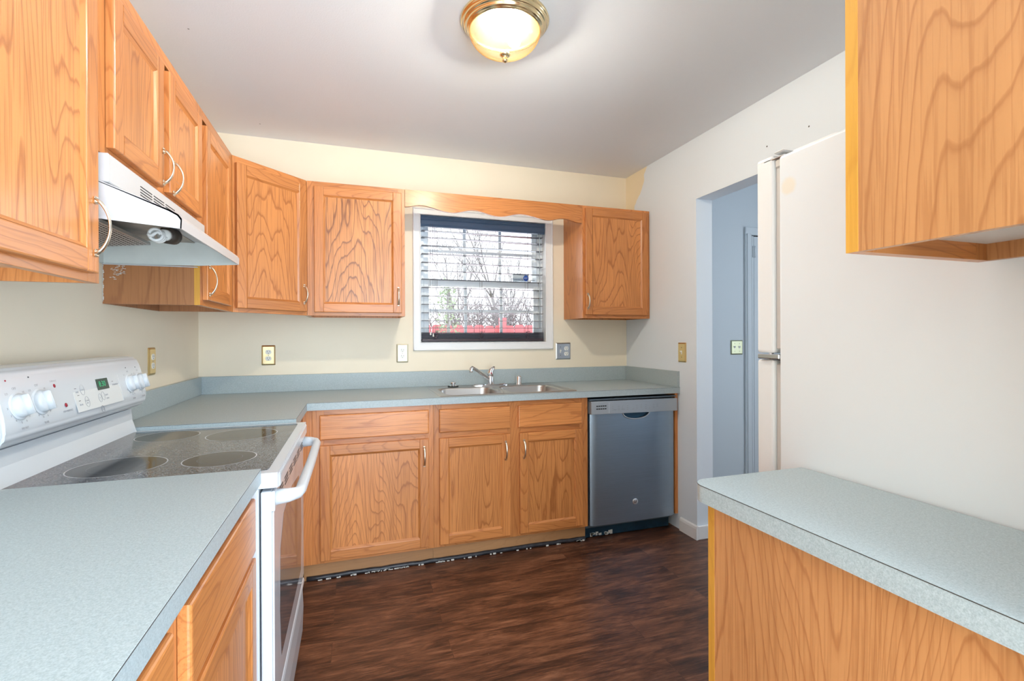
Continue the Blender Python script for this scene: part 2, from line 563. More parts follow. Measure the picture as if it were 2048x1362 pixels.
# ------------------------------------------------------------------ mesh helpers
class MB:
    def __init__(self, M=None):
        self.bm = bmesh.new()
        self.mats = []
        self.M = M or Matrix()

    def mi(self, m):
        if m not in self.mats:
            self.mats.append(m)
        return self.mats.index(m)

    def add(self, tmp, m, M=None, smooth=False):
        i = self.mi(m)
        for f in tmp.faces:
            f.material_index = i
            f.smooth = smooth
        bmesh.ops.transform(tmp, matrix=(self.M @ M) if M else self.M, verts=tmp.verts)
        me = bpy.data.meshes.new('t')
        tmp.to_mesh(me)
        tmp.free()
        self.bm.from_mesh(me)
        bpy.data.meshes.remove(me)

    def box(self, x0, x1, y0, y1, z0, z1, m, bev=0.0, seg=1, M=None, side=None, smooth=False, edges=None):
        t = bmesh.new()
        vs = [t.verts.new((x, y, z)) for x in (x0, x1) for y in (y0, y1) for z in (z0, z1)]
        for q in ((0, 1, 3, 2), (4, 6, 7, 5), (0, 4, 5, 1), (2, 3, 7, 6), (0, 2, 6, 4), (1, 5, 7, 3)):
            t.faces.new([vs[k] for k in q])
        bmesh.ops.recalc_face_normals(t, faces=t.faces)
        if bev:
            es = t.edges[:] if edges is None else [e for e in t.edges if edges((e.verts[0].co+e.verts[1].co)/2, (e.verts[1].co-e.verts[0].co).normalized())]
            bmesh.ops.bevel(t, geom=es, offset=bev, segments=seg, affect='EDGES', profile=0.5)
        self.add(t, m, M, smooth)
        if side:
            self.bm.faces.ensure_lookup_table()
            si = self.mi(side)
            R = (self.M @ M if M else self.M).to_3x3()
            ax = (R @ Vector((1, 0, 0))).normalized()
            self.bm.normal_update()
            for f in self.bm.faces:
                if f.material_index == self.mi(m) and abs(f.normal.dot(ax)) > 0.9:
                    f.material_index = si
        return self

    def prism(self, pts, d0, d1, m, plane='xz', bev=0, seg=1, M=None, smooth=False):
        """polygon in the given plane, extruded along the third axis from d0 to d1"""
        def P(a, b, d):
            return {'xz': (a, d, b), 'yz': (d, a, b), 'xy': (a, b, d)}[plane]
        t = bmesh.new()
        a = [t.verts.new(P(*p, d0)) for p in pts]
        b = [t.verts.new(P(*p, d1)) for p in pts]
        t.faces.new(a)
        t.faces.new(b)
        n = len(pts)
        for i in range(n):
            t.faces.new((a[i], a[(i+1) % n], b[(i+1) % n], b[i]))
        bmesh.ops.recalc_face_normals(t, faces=t.faces)
        if bev:
            bmesh.ops.bevel(t, geom=t.edges[:], offset=bev, segments=seg, affect='EDGES')
        self.add(t, m, M, smooth)
        return self

    def lathe(self, prof, m, n=48, M=None, smooth=True, ribs=0, ramp_=0.0):
        t = bmesh.new()
        rings = []
        for r, z in prof:
            if r < 1e-5:
                rings.append([t.verts.new((0, 0, z))])
            else:
                ring = []
                for k in range(n):
                    a = 2*PI*k/n
                    rr = r*(1+(ramp_ if (k % 2) else 0)) if ribs else r
                    ring.append(t.verts.new((rr*math.cos(a), rr*math.sin(a), z)))
                rings.append(ring)
        for A, B in zip(rings, rings[1:]):
            if len(A) == 1 and len(B) == 1:
                continue
            for k in range(n):
                j = (k+1) % n
                if len(A) == 1:
                    t.faces.new((A[0], B[k], B[j]))
                elif len(B) == 1:
                    t.faces.new((A[k], A[j], B[0]))
                else:
                    t.faces.new((A[k], A[j], B[j], B[k]))
        bmesh.ops.recalc_face_normals(t, faces=t.faces)
        self.add(t, m, M, smooth)
        return self

    def cyl(self, p0, p1, r, m, n=20, r1=None, smooth=True):
        return self.tube([p0, p1], [r, r if r1 is None else r1], m, n=n, smooth=smooth)

    def tube(self, pts, rad, m, n=10, flat=1.0, upv=None, smooth=True, M=None):
        """rings swept along a path; flat squashes the section along its second axis"""
        t = bmesh.new()
        pts = [Vector(p) for p in pts]
        if not isinstance(rad, (list, tuple)):
            rad = [rad]*len(pts)
        prev = None
        rings = []
        for i, p in enumerate(pts):
            d = (pts[min(i+1, len(pts)-1)]-pts[max(i-1, 0)]).normalized()
            if prev is None:
                u = Vector(upv) if upv else (Vector((0, 0, 1)) if abs(d.z) < .9 else Vector((1, 0, 0)))
            else:
                u = prev
            u = (u-d*u.dot(d)).normalized()
            prev = u
            v = d.cross(u)
            f = flat[i] if isinstance(flat, (list, tuple)) else flat
            rings.append([t.verts.new(p+u*math.cos(2*PI*k/n)*rad[i]*f+v*math.sin(2*PI*k/n)*rad[i]) for k in range(n)])
        for A, B in zip(rings, rings[1:]):
            for k in range(n):
                j = (k+1) % n
                t.faces.new((A[k], A[j], B[j], B[k]))
        t.faces.new(rings[0])
        t.faces.new(rings[-1])
        bmesh.ops.recalc_face_normals(t, faces=t.faces)
        self.add(t, m, M, smooth)
        return self

    def text(self, s, size, origin, right, upv, m, align='CENTER', depth=0.0002):
        c = bpy.data.curves.new('t', 'FONT')
        c.body = s
        c.size = size
        c.extrude = depth
        c.resolution_u = 2
        c.align_x = align
        c.align_y = 'CENTER'
        o = bpy.data.objects.new('t', c)
        COL.objects.link(o)
        dg = bpy.context.evaluated_depsgraph_get()
        me = bpy.data.meshes.new_from_object(o.evaluated_get(dg))
        t = bmesh.new()
        t.from_mesh(me)
        r = Vector(right).normalized()
        u = Vector(upv).normalized()
        n = r.cross(u)
        Mx = Matrix(((r.x, u.x, n.x, origin[0]), (r.y, u.y, n.y, origin[1]), (r.z, u.z, n.z, origin[2]), (0, 0, 0, 1)))
        self.add(t, m, Mx)
        bpy.data.objects.remove(o)
        bpy.data.curves.remove(c)
        bpy.data.meshes.remove(me)
        return self

    def build(self, name, parent=None, label=None, at=None, flat_angle=None):
        me = bpy.data.meshes.new(name)
        if at is not None:
            bmesh.ops.translate(self.bm, vec=-Vector(at), verts=self.bm.verts)
        self.bm.to_mesh(me)
        self.bm.free()
        for m in self.mats:
            me.materials.append(m)
        o = bpy.data.objects.new(name, me)
        COL.objects.link(o)
        if at is not None:
            o.location = at
        if parent:
            o.parent = parent
        if label:
            o['label'] = label
        return o


def thing(name, label, cat, loc=(0, 0, 0), rz=0.0, group=None):
    o = bpy.data.objects.new(name, None)
    COL.objects.link(o)
    o.location = loc
    o.rotation_euler = (0, 0, rz)
    o.empty_display_size = 0.1
    o['label'] = label
    o['category'] = cat
    if group:
        o['group'] = group
    return o


def tag(o, label, cat, group=None):
    o['label'] = label
    o['category'] = cat
    if group:
        o['group'] = group
    return o


def struct(o):
    o['kind'] = 'structure'
    return o


def TR(x, y, z, rz=0.0):
    return Matrix.Translation((x, y, z)) @ Matrix.Rotation(rz, 4, 'Z')


# ------------------------------------------------------------------ the room
YJ, JT, DH = 0.7924, 0.118, 2.0774
YS = -2.975                        # stub wall carrying the short cabinets and the refrigerator
YB = -5.0                          # unseen dining wall, set close so its opening lights the ceiling
XE = 4.9
WX0, WX1, WZ0, WZ1 = 1.268, 2.185, 1.190, 2.072   # window rough opening

b = MB(); b.box(-.12, XE+.12, YS-.12, 0.12, -.06, 0, FLOOR)
struct(b.build('floor'))
b = MB(); b.box(-.12, XE+.12, YB-.12, YS-.12, -.06, 0.004, plain('pale_bounce_floor', (.72, .71, .69), .95, bump=.5, bscale=300))  # pale surface put in to bounce light onto the ceiling
struct(b.build('floor_dining'))
b = MB(); b.box(-.12, XE+.12, YB-.12, 0.12, CH, CH+.08, CEIL)
# small specks in the ceiling paint
for (x, y, r) in ((.249, -1.046, .003), (.36, -.20, .003), (1.9, -2.0, .002)):
    b.box(x-r, x+r, y-r, y+r, CH-.0008, CH+.001, GREYT)
struct(b.build('ceiling'))
b = MB(); b.box(-.12, 0, YB, 0.12, 0, CH, CREAM)
struct(b.build('wall_left'))
b = MB()
b.box(0, WX0, 0, .12, 0, CH, CREAM).box(WX1, W+JT, 0, .12, 0, CH, CREAM)
b.box(WX0, WX1, 0, .12, 0, WZ0, CREAM).box(WX0, WX1, 0, .12, WZ1, CH, CREAM)
struct(b.build('wall_back'))
b = MB()
b.box(W, W+JT, -YJ, 0, 0, CH, RWALL)
b.box(W, W+JT, -1.72, -YJ, DH, CH, RWALL)
b.box(W, W+JT, YS-.12, -1.72, 0, CH, RWALL)
struct(b.build('wall_right'))
b = MB()
b.box(1.572, W, YS-.12, YS, 0, CH, RWALL)
b.box(W+JT, XE, YS-.12, YS, 0, CH, RWALL)
struct(b.build('wall_front'))
b = MB()
b.box(W+JT, XE, -.2, -.08, 0, CH, HALLP)
struct(b.build('wall_hall_back'))
b = MB()
b.box(XE, XE+.12, YB, 0, 0, .75, HALLP).box(XE, XE+.12, YB, 0, 2.1, CH, HALLP)
b.box(XE, XE+.12, -1.3, 0, .75, 2.1, HALLP).box(XE, XE+.12, YB, -2.5, .75, 2.1, HALLP)  # window gap invented for the hall fill
struct(b.build('wall_hall_side'))
b = MB()
b.box(0, .38, YB-.12, YB, 0, CH, CREAM).box(3.12, XE, YB-.12, YB, 0, CH, CREAM).box(.38, 3.12, YB-.12, YB, 2.12, CH, CREAM).box(.38, 3.12, YB-.12, YB, 0, .03, CREAM)  # wide opening invented for the fill from behind
struct(b.build('wall_dining'))
# baseboard with a small cap, wrapping into the door opening
b = MB()
prof = [(W-.001, 0), (W-.014, 0), (W-.014, .065), (W-.010, .078), (W-.004, .084), (W-.001, .085)]
b.prism(prof, -.640, -YJ-.012, TRIMW, 'xz')
b.box(W-.001, W+JT+.0, -YJ-.013, -YJ-.001, 0, .083, TRIMW, .003)
b.box(W-.001, W+JT, -1.73, -1.72+.012, 0, .083, TRIMW)
struct(b.build('baseboard_right'))
b = MB()
b.box(W+JT, 3.775, -.213, -.2, 0, .085, HALLP, .003)
struct(b.build('baseboard_hall'))

# door at the end of the hall: casing, jamb, slab
dr = thing('door_1', 'pale blue-grey painted door with its casing at the end of the hall', 'door', (3.78, -.2, 0))
del dr['category']
struct(dr)
b = MB()
b.box(0, .062, -.018, 0, 0, 2.036, HALLP, .004).box(.0, .95, -.018, 0, 2.036, 2.098, HALLP, .004).box(.888, .95, -.018, 0, 0, 2.036, HALLP, .004)
b.box(.012, .05, -.024, -.018, 0, 2.048, HALLP, .002)
b.build('casing', dr)
b = MB()
b.box(.086, .86, -.012, -.003, .008, 2.026, HALLP, .002)
b.box(.18, .45, -.016, -.010, 1.15, 1.85, HALLP, .004).box(.50, .77, -.016, -.010, 1.15, 1.85, HALLP, .004)
b.box(.18, .45, -.016, -.010, .2, 1.0, HALLP, .004).box(.50, .77, -.016, -.010, .2, 1.0, HALLP, .004)
b.build('door_slab', dr)
b = MB(); b.box(.060, .888, -.0035, -.001, 0, 2.036, DARKG)
b.build('dark_gap', dr)
b = MB(); b.box(.064, .082, -.014, -.002, 0, 2.03, HALLP, .002)
b.build('jamb', dr)
b = MB(); b.box(.070, .098, -.022, -.012, 1.86, 1.95, HALLP, .002).cyl((.084, -.024, 1.86), (.084, -.024, 1.95), .006, HALLP)
b.build('hinge', dr)

# ------------------------------------------------------------------ window over the sink
wn = bpy.data.objects.new('window_1', None)
COL.objects.link(wn)
struct(wn)
wn['label'] = 'white double-hung grid window over the sink'
cx0, cx1, cz0, cz1 = 1.231, 2.229, 1.153, 2.100
ix0, ix1, iz0, iz1 = 1.281, 2.172, 1.206, 2.056
b = MB()
for (x0, x1, z0, z1) in ((cx0, ix0, cz0, cz1), (ix1, cx1, cz0, cz1), (ix0, ix1, cz0, iz0), (ix0, ix1, iz1, cz1)):
    b.box(x0, x1, -.013, 0, z0, z1, TRIMW)
# moulded outer lip
for (x0, x1, z0, z1) in ((cx0, cx0+.010, cz0, cz1), (cx1-.010, cx1, cz0, cz1), (cx0, cx1, cz0, cz0+.010), (cx0, cx1, cz1-.010, cz1)):
    b.box(x0, x1, -.019, -.011, z0, z1, TRIMW, .003)
for (x0, x1, z0, z1) in ((ix0-.007, ix0, iz0, iz1), (ix1, ix1+.007, iz0, iz1), (ix0-.007, ix1+.007, iz0-.007, iz0), (ix0-.007, ix1+.007, iz1, iz1+.007)):
    b.box(x0, x1, -.016, -.011, z0, z1, TRIMW, .002)
b.build('casing', wn)
b = MB()
for (x0, x1, z0, z1) in ((WX0, ix0, WZ0, WZ1), (ix1, WX1, WZ0, WZ1), (ix0, ix1, WZ0, iz0), (ix0, ix1, iz1, WZ1)):
    b.box(x0, x1, 0.0, .118, z0, z1, TRIMW)
b.build('jamb', wn)
fx0, fx1, fz0, fz1 = ix0, ix1, iz0, iz1
b = MB()
for (x0, x1, z0, z1) in ((fx0, fx0+.028, fz0, fz1), (fx1-.028, fx1, fz0, fz1), (fx0+.028, fx1-.028, fz0, fz0+.022), (fx0+.028, fx1-.028, fz1-.022, fz1)):
    b.box(x0, x1, .060, .116, z0, z1, VINYL)
b.box(fx1-.040, fx1-.030, .058, .062, fz0+.02, fz1-.02, VINYL, .002)
b.build('window_frame', wn)
MZ0, MZ1 = 1.592, 1.640


def sash(name, y0, y1, z0, z1, bot, top, mz, lab):
    x0, x1 = fx0+.029, fx1-.029
    s = .036
    b = MB()
    b.box(x0, x0+s, y0, y1, z0, z1, VINYL, .003).box(x1-s, x1, y0, y1, z0, z1, VINYL, .003)
    b.box(x0+s, x1-s, y0, y1, z0, z0+bot, VINYL, .003).box(x0+s, x1-s, y0, y1, z1-top, z1, VINYL, .003)
    o = b.build(name, wn, lab)
    b = MB()
    ym = (y0+y1)/2
    for mx in (1.602, 1.862):
        b.box(mx-.010, mx+.010, ym-.006, ym+.002, z0+bot, z1-top, VINYL, .001)
    b.box(x0+s, x1-s, ym-.005, ym+.003, mz-.010, mz+.010, VINYL, .001)
    b.build('muntins', o)
    b = MB()
    b.box(x0+s-.002, x1-s+.002, ym+.004, ym+.007, z0+bot-.002, z1-top+.002, GLASS)
    b.build('pane', o)
    return o


sash('lower_sash', .062, .086, fz0+.022, MZ1, .040, MZ1-MZ0, 1.423, 'lower window sash')
sash('upper_sash', .090, .112, MZ0, fz1-.022, .045, .035, 1.838, 'upper window sash')
b = MB()
b.cyl((2.075, .058, 1.640), (2.075, .058, 1.652), .012, VINYL)
b.box(2.060, 2.115, .050, .064, 1.650, 1.656, STPLATE, .002)
b.build('sash_lock', wn)
# sticker on the upper glass
st = thing('security_sticker', 'small pale alarm sticker with a round blue emblem on the upper window glass', 'sticker', (2.02, .094, 1.668))
b = MB()
b.box(-.062, .062, -.0006, 0, -.024, .024, plain('sticker_silver', (0.50, 0.56, 0.60), .5))
b.text('Protected by', .016, (-.024, -.0009, -.008), (1, 0, 0), (0, 0, 1), plain('sticker_navy', (0.01, .03, .12), .5))
b.build('sticker_sheet', st)
b = MB(Matrix.Translation((.040, -.001, .002)) @ Matrix.Rotation(PI/2, 4, 'X'))
b.lathe([(0, 0), (.021, 0), (.021, .0008), (0, .0008)], plain('sticker_blue', (0.01, 0.08, 0.40), .4), n=24, smooth=False)
b.text('ADT', .016, (0, 0, .0010), (1, 0, 0), (0, 1, 0), plain('sticker_white', (0.8, .85, .9), .5))
b.build('emblem', st)

# ------------------------------------------------------------------ blind
bl = thing('window_blind', 'dark espresso wooden slat blind hanging open in the window over the sink', 'blind', (0, 0, 0))
bx0, bx1 = ix0+.004, ix1-.005
b = MB()
prof = [(.004, 2.052), (-.008, 2.052), (-.010, 2.045), (-.006, 2.040), (-.010, 2.032), (-.005, 2.026), (-.011, 2.018), (-.011, 1.995), (-.007, 1.988), (-.009, 1.978), (.004, 1.978)]
b.prism([(p[0], p[1]) for p in prof], bx0, bx1, BLUESHEEN, 'yz')
b.build('valance', bl, 'moulded espresso valance with a painted blue sheen')
b = MB(); b.box(bx0+.004, bx1-.004, .006, .050, 2.012, 2.050, BLUESHEEN, .002)
b.build('head_rail', bl)
slat_z = [1.956, 1.911, 1.857, 1.801, 1.744, 1.688, 1.631, 1.575, 1.518, 1.462, 1.406, 1.353, 1.303]
SLAT = plain('dark_espresso_slat', (0.075, 0.075, 0.10), 0.35)
b = MB(); b.box(bx0+.006, bx1-.006, -.025, .025, -.0013, .0013, SLAT, .001)
s0 = b.build('slat', bl)
s0.location = (0, .030, slat_z[0])
for z in slat_z[1:]:
    s = s0.copy(); COL.objects.link(s); s.location = (0, .030, z)
for k in range(10):
    s = s0.copy(); COL.objects.link(s); s.location = (0, .030+random.uniform(-.0015, .0015), 1.2325+k*.0044)
b = MB(); b.box(bx0+.006, bx1-.006, .004, .056, 1.212, 1.230, NAVYB, .003, 2)
b.build('bottom_rail', bl)
b = MB()
for x in (1.386, 1.700, 2.040):
    for yy in (.004, .056):
        b.cyl((x, yy, 1.275), (x, yy, 2.0), .0008, CORD, n=5)
    b.cyl((x+.012, .030, 1.275), (x+.012, .030, 2.0), .0008, CORD, n=5)
b.build('ladder_cords', bl)
for x in (1.386, 1.700, 2.040):
    b = MB()
    for k in range(9):
        pts = []
        a0 = random.uniform(0, PI)
        for q in range(8):
            pts.append((x+random.uniform(-.020, .020), .002+random.uniform(-.004, .001), 1.280-q*.008+random.uniform(-.004, .004)))
        b.tube(pts, .0009, CORD, n=4)
    b.build('bunched_cord', bl)
for x, zz in ((1.345, 1.255), (1.362, 1.245)):
    b = MB()
    b.cyl((x, -.012, zz+.02), (x, -.012, 2.0), .0009, CORD, n=5)
    b.lathe([(0, .022), (.003, .020), (.005, .004), (.006, 0), (0, 0)], IVORY, n=12, M=Matrix.Translation((x, -.012, zz)))
    b.build('pull_cord', bl)
b = MB(); b.cyl((2.128, -.010, 1.30), (2.128, -.010, 1.98), .0028, plain('clear_wand', (.35, .42, .46), .2), n=8)
b.build('tilt_wand', bl)


# ------------------------------------------------------------------ cabinet builders (local: front faces -y, width along +x)
def pull(parent, x, y, z, length=.098, vertical=True):
    """bow handle with flared feet; y is the door surface"""
    b = MB()
    n = 16
    pts, rad, fl = [], [], []
    for i in range(n+1):
        t = i/n
        s = (t-.5)*length
        h = .026*math.sin(PI*t)**0.62
        w = .0040+.0030*abs(2*t-1)**2.2
        pts.append((x, y-.002-h, z+s) if vertical else (x+s, y-.002-h, z))
        rad.append(w)
        fl.append(0.62)
    b.tube(pts, rad, PEWTER, n=10, flat=fl, upv=(0, 1, 0))
    for e in (-1, 1):
        zz = z+e*length/2
        if vertical:
            b.box(x-.0065, x+.0065, y-.005, y, zz-.008*(1 if e > 0 else 0.6)-.002, zz+.008*(1 if e < 0 else .6)+.002, PEWTER, .002)
        else:
            b.box(zz-.008, zz+.008, y-.005, y, z-.006, z+.006, PEWTER, .002)
    return b.build('handle', parent, 'satin gold bow handle')


def door(parent, x0, x1, z0, z1, y, hx=None, hz=None, hl=.098, stile=.050, th=.019):
    """recessed-panel oak door; y is the face-frame plane; returns the door object"""
    b = MB()
    yf = y-th
    s = stile
    # stiles and rails with routed outer edge
    bz = lambda c, d: abs(c.y-yf) < 1e-4
    for (a, c) in ((x0, x0+s), (x1-s, x1)):
        b.box(a, c, yf, y-.0008, z0, z1, OAKZ, .0035, 2, edges=lambda c_, d_: abs(c_.y-yf) < 1e-4)
    for (a, c) in ((z0, z0+s), (z1-s, z1)):
        b.box(x0+s, x1-s, yf, y-.0008, a, c, OAKX, .0035, 2, edges=lambda c_, d_: abs(c_.y-yf) < 1e-4 and abs(d_.x) > .9)
    # sloped inner moulding
    e = .009
    for sx, xa in ((1, x0+s), (-1, x1-s)):
        b.prism([(xa, yf+.002), (xa+sx*e, yf+.009), (xa+sx*e, y-.002), (xa, y-.002)], z0+s, z1-s, OAKZ, 'xy')
    for sz, za in ((1, z0+s), (-1, z1-s)):
        b.prism([(yf+.002, za), (yf+.009, za+sz*e), (y-.002, za+sz*e), (y-.002, za)], x0+s, x1-s, OAKX, 'yz')
    d = b.build('door', parent)
    b = MB()
    b.box(x0+s+.001, x1-s-.001, yf+.0085, yf+.0125, z0+s+.001, z1-s-.001, PANEL)
    b.build('door_panel', d)
    if hx is not None:
        pull(d, hx, yf, hz, hl)
    return d


def drawer_front(parent, x0, x1, z0, z1, y, th=.019):
    b = MB()
    yf = y-th
    b.box(x0, x1, yf, y-.0008, z0, z1, OAKX, .006, 3, edges=lambda c_, d_: abs(c_.y-yf) < 1e-4)
    return b.build('drawer_front', parent)


def frame(parent, rects_v, rects_h, y, th=.019, side=None, left_edge=None, right_edge=None):
    b = MB()
    for (x0, x1, z0, z1) in rects_h:
        b.box(x0, x1, y, y+th, z0, z1, OAKX, .0006)
    for (x0, x1, z0, z1) in rects_v:
        b.box(x0, x1, y, y+th, z0, z1, OAKZ, .0006)
    f = b.build('face_frame', parent)
    for xe, z0, z1 in (left_edge, right_edge):
        if xe is None:
            continue
        b = MB()
        b.box(xe-.0006, xe+.0006, y+.0004, y+th, z0, z1, YELLOW)
        b.build('edge_strip', f, 'amber-stained raw edge of the face frame')
    return f


NOEDGE = (None, 0, 0)


def upper(name, label, loc, rz, w, d, h, doors, mids=(), left=NOEDGE, right=NOEDGE, sidem=OAKZ, sidem_r=None, bottom=UNDER, stile=.04):
    """wall cabinet; local z=0 is the underside; doors = (x0, x1, z0, z1, hx, hz)"""
    t = thing(name, label, 'cabinet', loc, rz)
    yf = -d
    b = MB()
    ins = .006
    b.box(0, .013, yf+.019, 0, 0, h, sidem)
    b.box(w-.013, w, yf+.019, 0, 0, h, sidem_r or sidem)
    b.box(.013, w-.013, yf+.019, 0, .028, .040, bottom)
    b.box(.013, w-.013, yf+.019, 0, h-.013, h, sidem)
    b.box(.013, w-.013, -.010, 0, 0, h-.013, sidem)
    b.build('carcass', t)
    v = [(0, stile, 0, h), (w-stile, w, 0, h)]+[(a, c, .035, h-.035) for a, c in mids]
    hz = [(stile, w-stile, 0, .035), (stile, w-stile, h-.035, h)]
    frame(t, v, hz, yf, left_edge=left, right_edge=right)
    for dd in doors:
        door(t, dd[0], dd[1], dd[2], dd[3], yf, *dd[4:])
    return t


UB, UT = 1.3662, 2.1226
UH = UT-UB
yA, yR = -1.1284, -1.8904
G = .0008
# left wall, in front of the range hood (nearest to the camera): local x=0 at its near end
upper('wall_cabinet', 'large oak wall cabinet nearest the camera, left of the range hood', (G, -2.88, UB), PI/2, -2.88*-1+yR-G, .304, UH,
      [(.03, .478, .02, UH-.055), (.510, 2.88+yR-.044, .018, UH-.055, 2.88+yR-.064, .118, .118)], mids=[(.474, .514)],
      right=(2.88+yR-G, 0, UH), sidem=OAKZ, stile=.05)
RH = UT-1.670
t = upper('wall_cabinet', 'short two-door oak wall cabinet directly above the white range hood', (G, yR+G, 1.670), PI/2, .762-2*G, .304, RH,
          [(.032, .347, .020, RH-.060, .333, .078, .098), (.397, .728, .020, RH-.060, .417, .070, .098)], mids=[(.355, .41)], stile=.04)
upper('wall_cabinet', 'narrow oak wall cabinet between the range hood and the diagonal corner cabinet', (G, yA+G, UB), PI/2, .518-2*G, .304, UH,
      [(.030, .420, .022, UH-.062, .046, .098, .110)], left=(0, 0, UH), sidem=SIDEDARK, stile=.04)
# scraped paint marks on the exposed side by the wall
# diagonal corner cabinet
dc = thing('corner_wall_cabinet', 'diagonal oak wall cabinet set across the back left corner', 'cabinet', (0, 0, UB), PI/4)
q = lambda x, y: ((x+y)/math.sqrt(2), (-x+y)/math.sqrt(2))
b = MB()
pent = [q(.001, -.001), q(.001, -.609), q(.295, -.609), q(.609, -.295), q(.609, -.001)]
b.prism(pent, .028, UH, OAKZ, 'xy')
for a, c in ((q(.001, -.609), q(.293, -.609)), (q(.609, -.293), q(.609, -.001))):
    d = (Vector(c)-Vector(a)).normalized()
    nrm = Vector((-d.y, d.x))*.012
    b.prism([a, c, (c[0]+nrm.x, c[1]+nrm.y), (a[0]+nrm.x, a[1]+nrm.y)], 0, .0279, UNDER, 'xy')
b.build('carcass', dc)
dw_ = .2145
frame(dc, [(-dw_, -dw_+.03, 0, UH), (dw_-.03, dw_, 0, UH)], [(-dw_+.03, dw_-.03, 0, .035), (-dw_+.03, dw_-.03, UH-.035, UH)], -.6465, left_edge=NOEDGE, right_edge=NOEDGE)
door(dc, -dw_+.012, dw_-.012, .020, UH-.034, -.6465, dw_-.032, .115, .098)
# back wall
bw = upper('wall_cabinet', 'oak wall cabinet with bold cathedral grain on the back wall, left of the window', (.611, -G, UB), 0, .5385, .304, UH,
      [(.038, .518, .019, UH-.028, .498, .115, .098)], stile=.04)
for c_ in bw.children:
    for g_ in c_.children:
        if g_.name.startswith('door_panel'):
            g_.data.materials[0] = BOLD
upper('wall_cabinet', 'oak wall cabinet in the back right corner, right of the window', (2.3205, -G, UB), 0, W-2.3205-.001, .304, UH,
      [(.016, .502, .022, UH-.018, .030, .112, .098)], stile=.03)
# right-hand short cabinet facing the back wall
upper('wall_cabinet', 'oak wall cabinet at the upper right whose wide side panel faces the room', (1.885, YS+G, UB), PI, .312, .304-.02, UH,
      [], mids=[], right=(.312, 0, UH), sidem=SIDE, bottom=WHITEIN)

# scraped paint on the dark side panel
b = MB()
for k in range(46):
    x = .022+random.random()*.045
    z = 1.452+random.random()*.045+(x-.03)*.5
    l = random.uniform(.003, .010)
    b.box(x, x+l, yA-.0012+G, yA-.0002+G, z, z+random.uniform(.0008, .0022), PAINTF)
for k in range(26):
    z = 1.375+k*.006
    b.box(.001, .001+random.uniform(.001, .006), yA-.0012+G, yA-.0002+G, z, z+.005, PAINTF)
o = b.build('paint_smear', None)
tag(o, 'white scraped paint marks on the dark side panel below the range hood', 'paint marks')

# valance board over the window
b = MB()
keys = [(1.151, 2.020), (1.24, 2.036), (1.438, 2.006), (1.57, 2.031), (1.735, 2.004), (1.885, 2.030), (2.075, 2.006), (2.18, 2.024), (2.3195, 2.002)]
pts = []
for (xa, za), (xb, zb) in zip(keys, keys[1:]):
    for i in range(10):
        t = i/10
        s = (1-math.cos(PI*t))/2
        pts.append((xa+(xb-xa)*t, za+(zb-za)*s))
pts.append(keys[-1])
pts += [(2.3195, UT), (1.151, UT)]
b.prism(pts, -.305, -.287, OAKX, 'xz')
tag(b.build('valance_board', at=(1.735, -.296, UT-.06)), 'scalloped oak valance board spanning the two cabinets above the sink window', 'valance')

# ------------------------------------------------------------------ base cabinets
def base_cab(name, label, loc, rz, w, d, fv, fh, doors, drawers, sides=OAKZ, h=.875, kick=.038, right=NOEDGE, left=NOEDGE, sidem_r=None, notch=True):
    t = thing(name, label, 'cabinet', loc, rz)
    b = MB()
    nz, ny = (.0955, -d+kick+.012) if notch else (0, 0)
    b.box(0, .015, -d+.019, 0, nz, h, sides).box(w-.015, w, -d+.019, 0, nz, h, sidem_r or sides)
    if notch:
        b.box(0, .015, ny, 0, 0, nz, sides).box(w-.015, w, ny, 0, 0, nz, sides)
    b.box(.015, w-.015, -.012, 0, .1, h, UNDER).box(.015, w-.015, -d+.019, -.012, .1, .115, UNDER)
    b.build('carcass', t)
    frame(t, fv, fh, -d, left_edge=left, right_edge=right)
    b = MB(); b.box(*((0, w) if notch else (.0152, w-.0152)), -d+kick, -d+kick+.0118, .001, .094, KICK)
    b.build('kick_board', t)
    for dd in doors:
        door(t, dd[0], dd[1], dd[2], dd[3], -d, *dd[4:])
    for dd in drawers:
        drawer_front(t, *dd, -d)
    return t


def cut_side(w):
    pass


X1 = 1.268
base_cab('base_cabinet', 'oak base cabinet with one wide drawer over one wide door, beside the range corner', (.611, -G, 0), 0, X1-.611-G, .610,
         [(0.0, .045, .095, .875), (.0453, .100, .095, .875), (.612, X1-.611-G, .095, .875)], [(.100, .612, .095, .118), (.100, .612, .690, .725), (.100, .612, .845, .875)],
         [(.081, .629, .112, .694, .603, .602, .098)], [(.081, .629, .723, .848)])
w2 = 2.1965-X1
base_cab('sink_base_cabinet', 'oak sink base cabinet with two doors under two false drawer fronts', (X1, -G, 0), 0, w2, .610,
         [(0, .044, .095, .875), (.420, .500, .095, .875), (w2-.055, w2, .095, .875)],
         [(a_, c_, z_, y_) for a_, c_ in ((.044, .420), (.500, w2-.055)) for z_, y_ in ((.095, .118), (.690, .725), (.845, .875))],
         [(1.297-X1, 1.701-X1, .112, .690, 1.672-X1, .598, .098), (1.758-X1, 2.158-X1, .112, .690, 1.782-X1, .598, .098)],
         [(1.297-X1, 1.701-X1, .721, .847), (1.750-X1, 2.152-X1, .721, .847)])
# blind corner between the range and the back run
b = MB()
b.box(.02, .6095, -1.108, -.02, .095, .875, OAKZ).box(.02, .571, -1.108, -.02, 0, .094, KICK)
tag(b.build('corner_base_cabinet', at=(.3, -.6, 0)), 'blind oak base cabinet in the back left corner behind the range', 'cabinet')
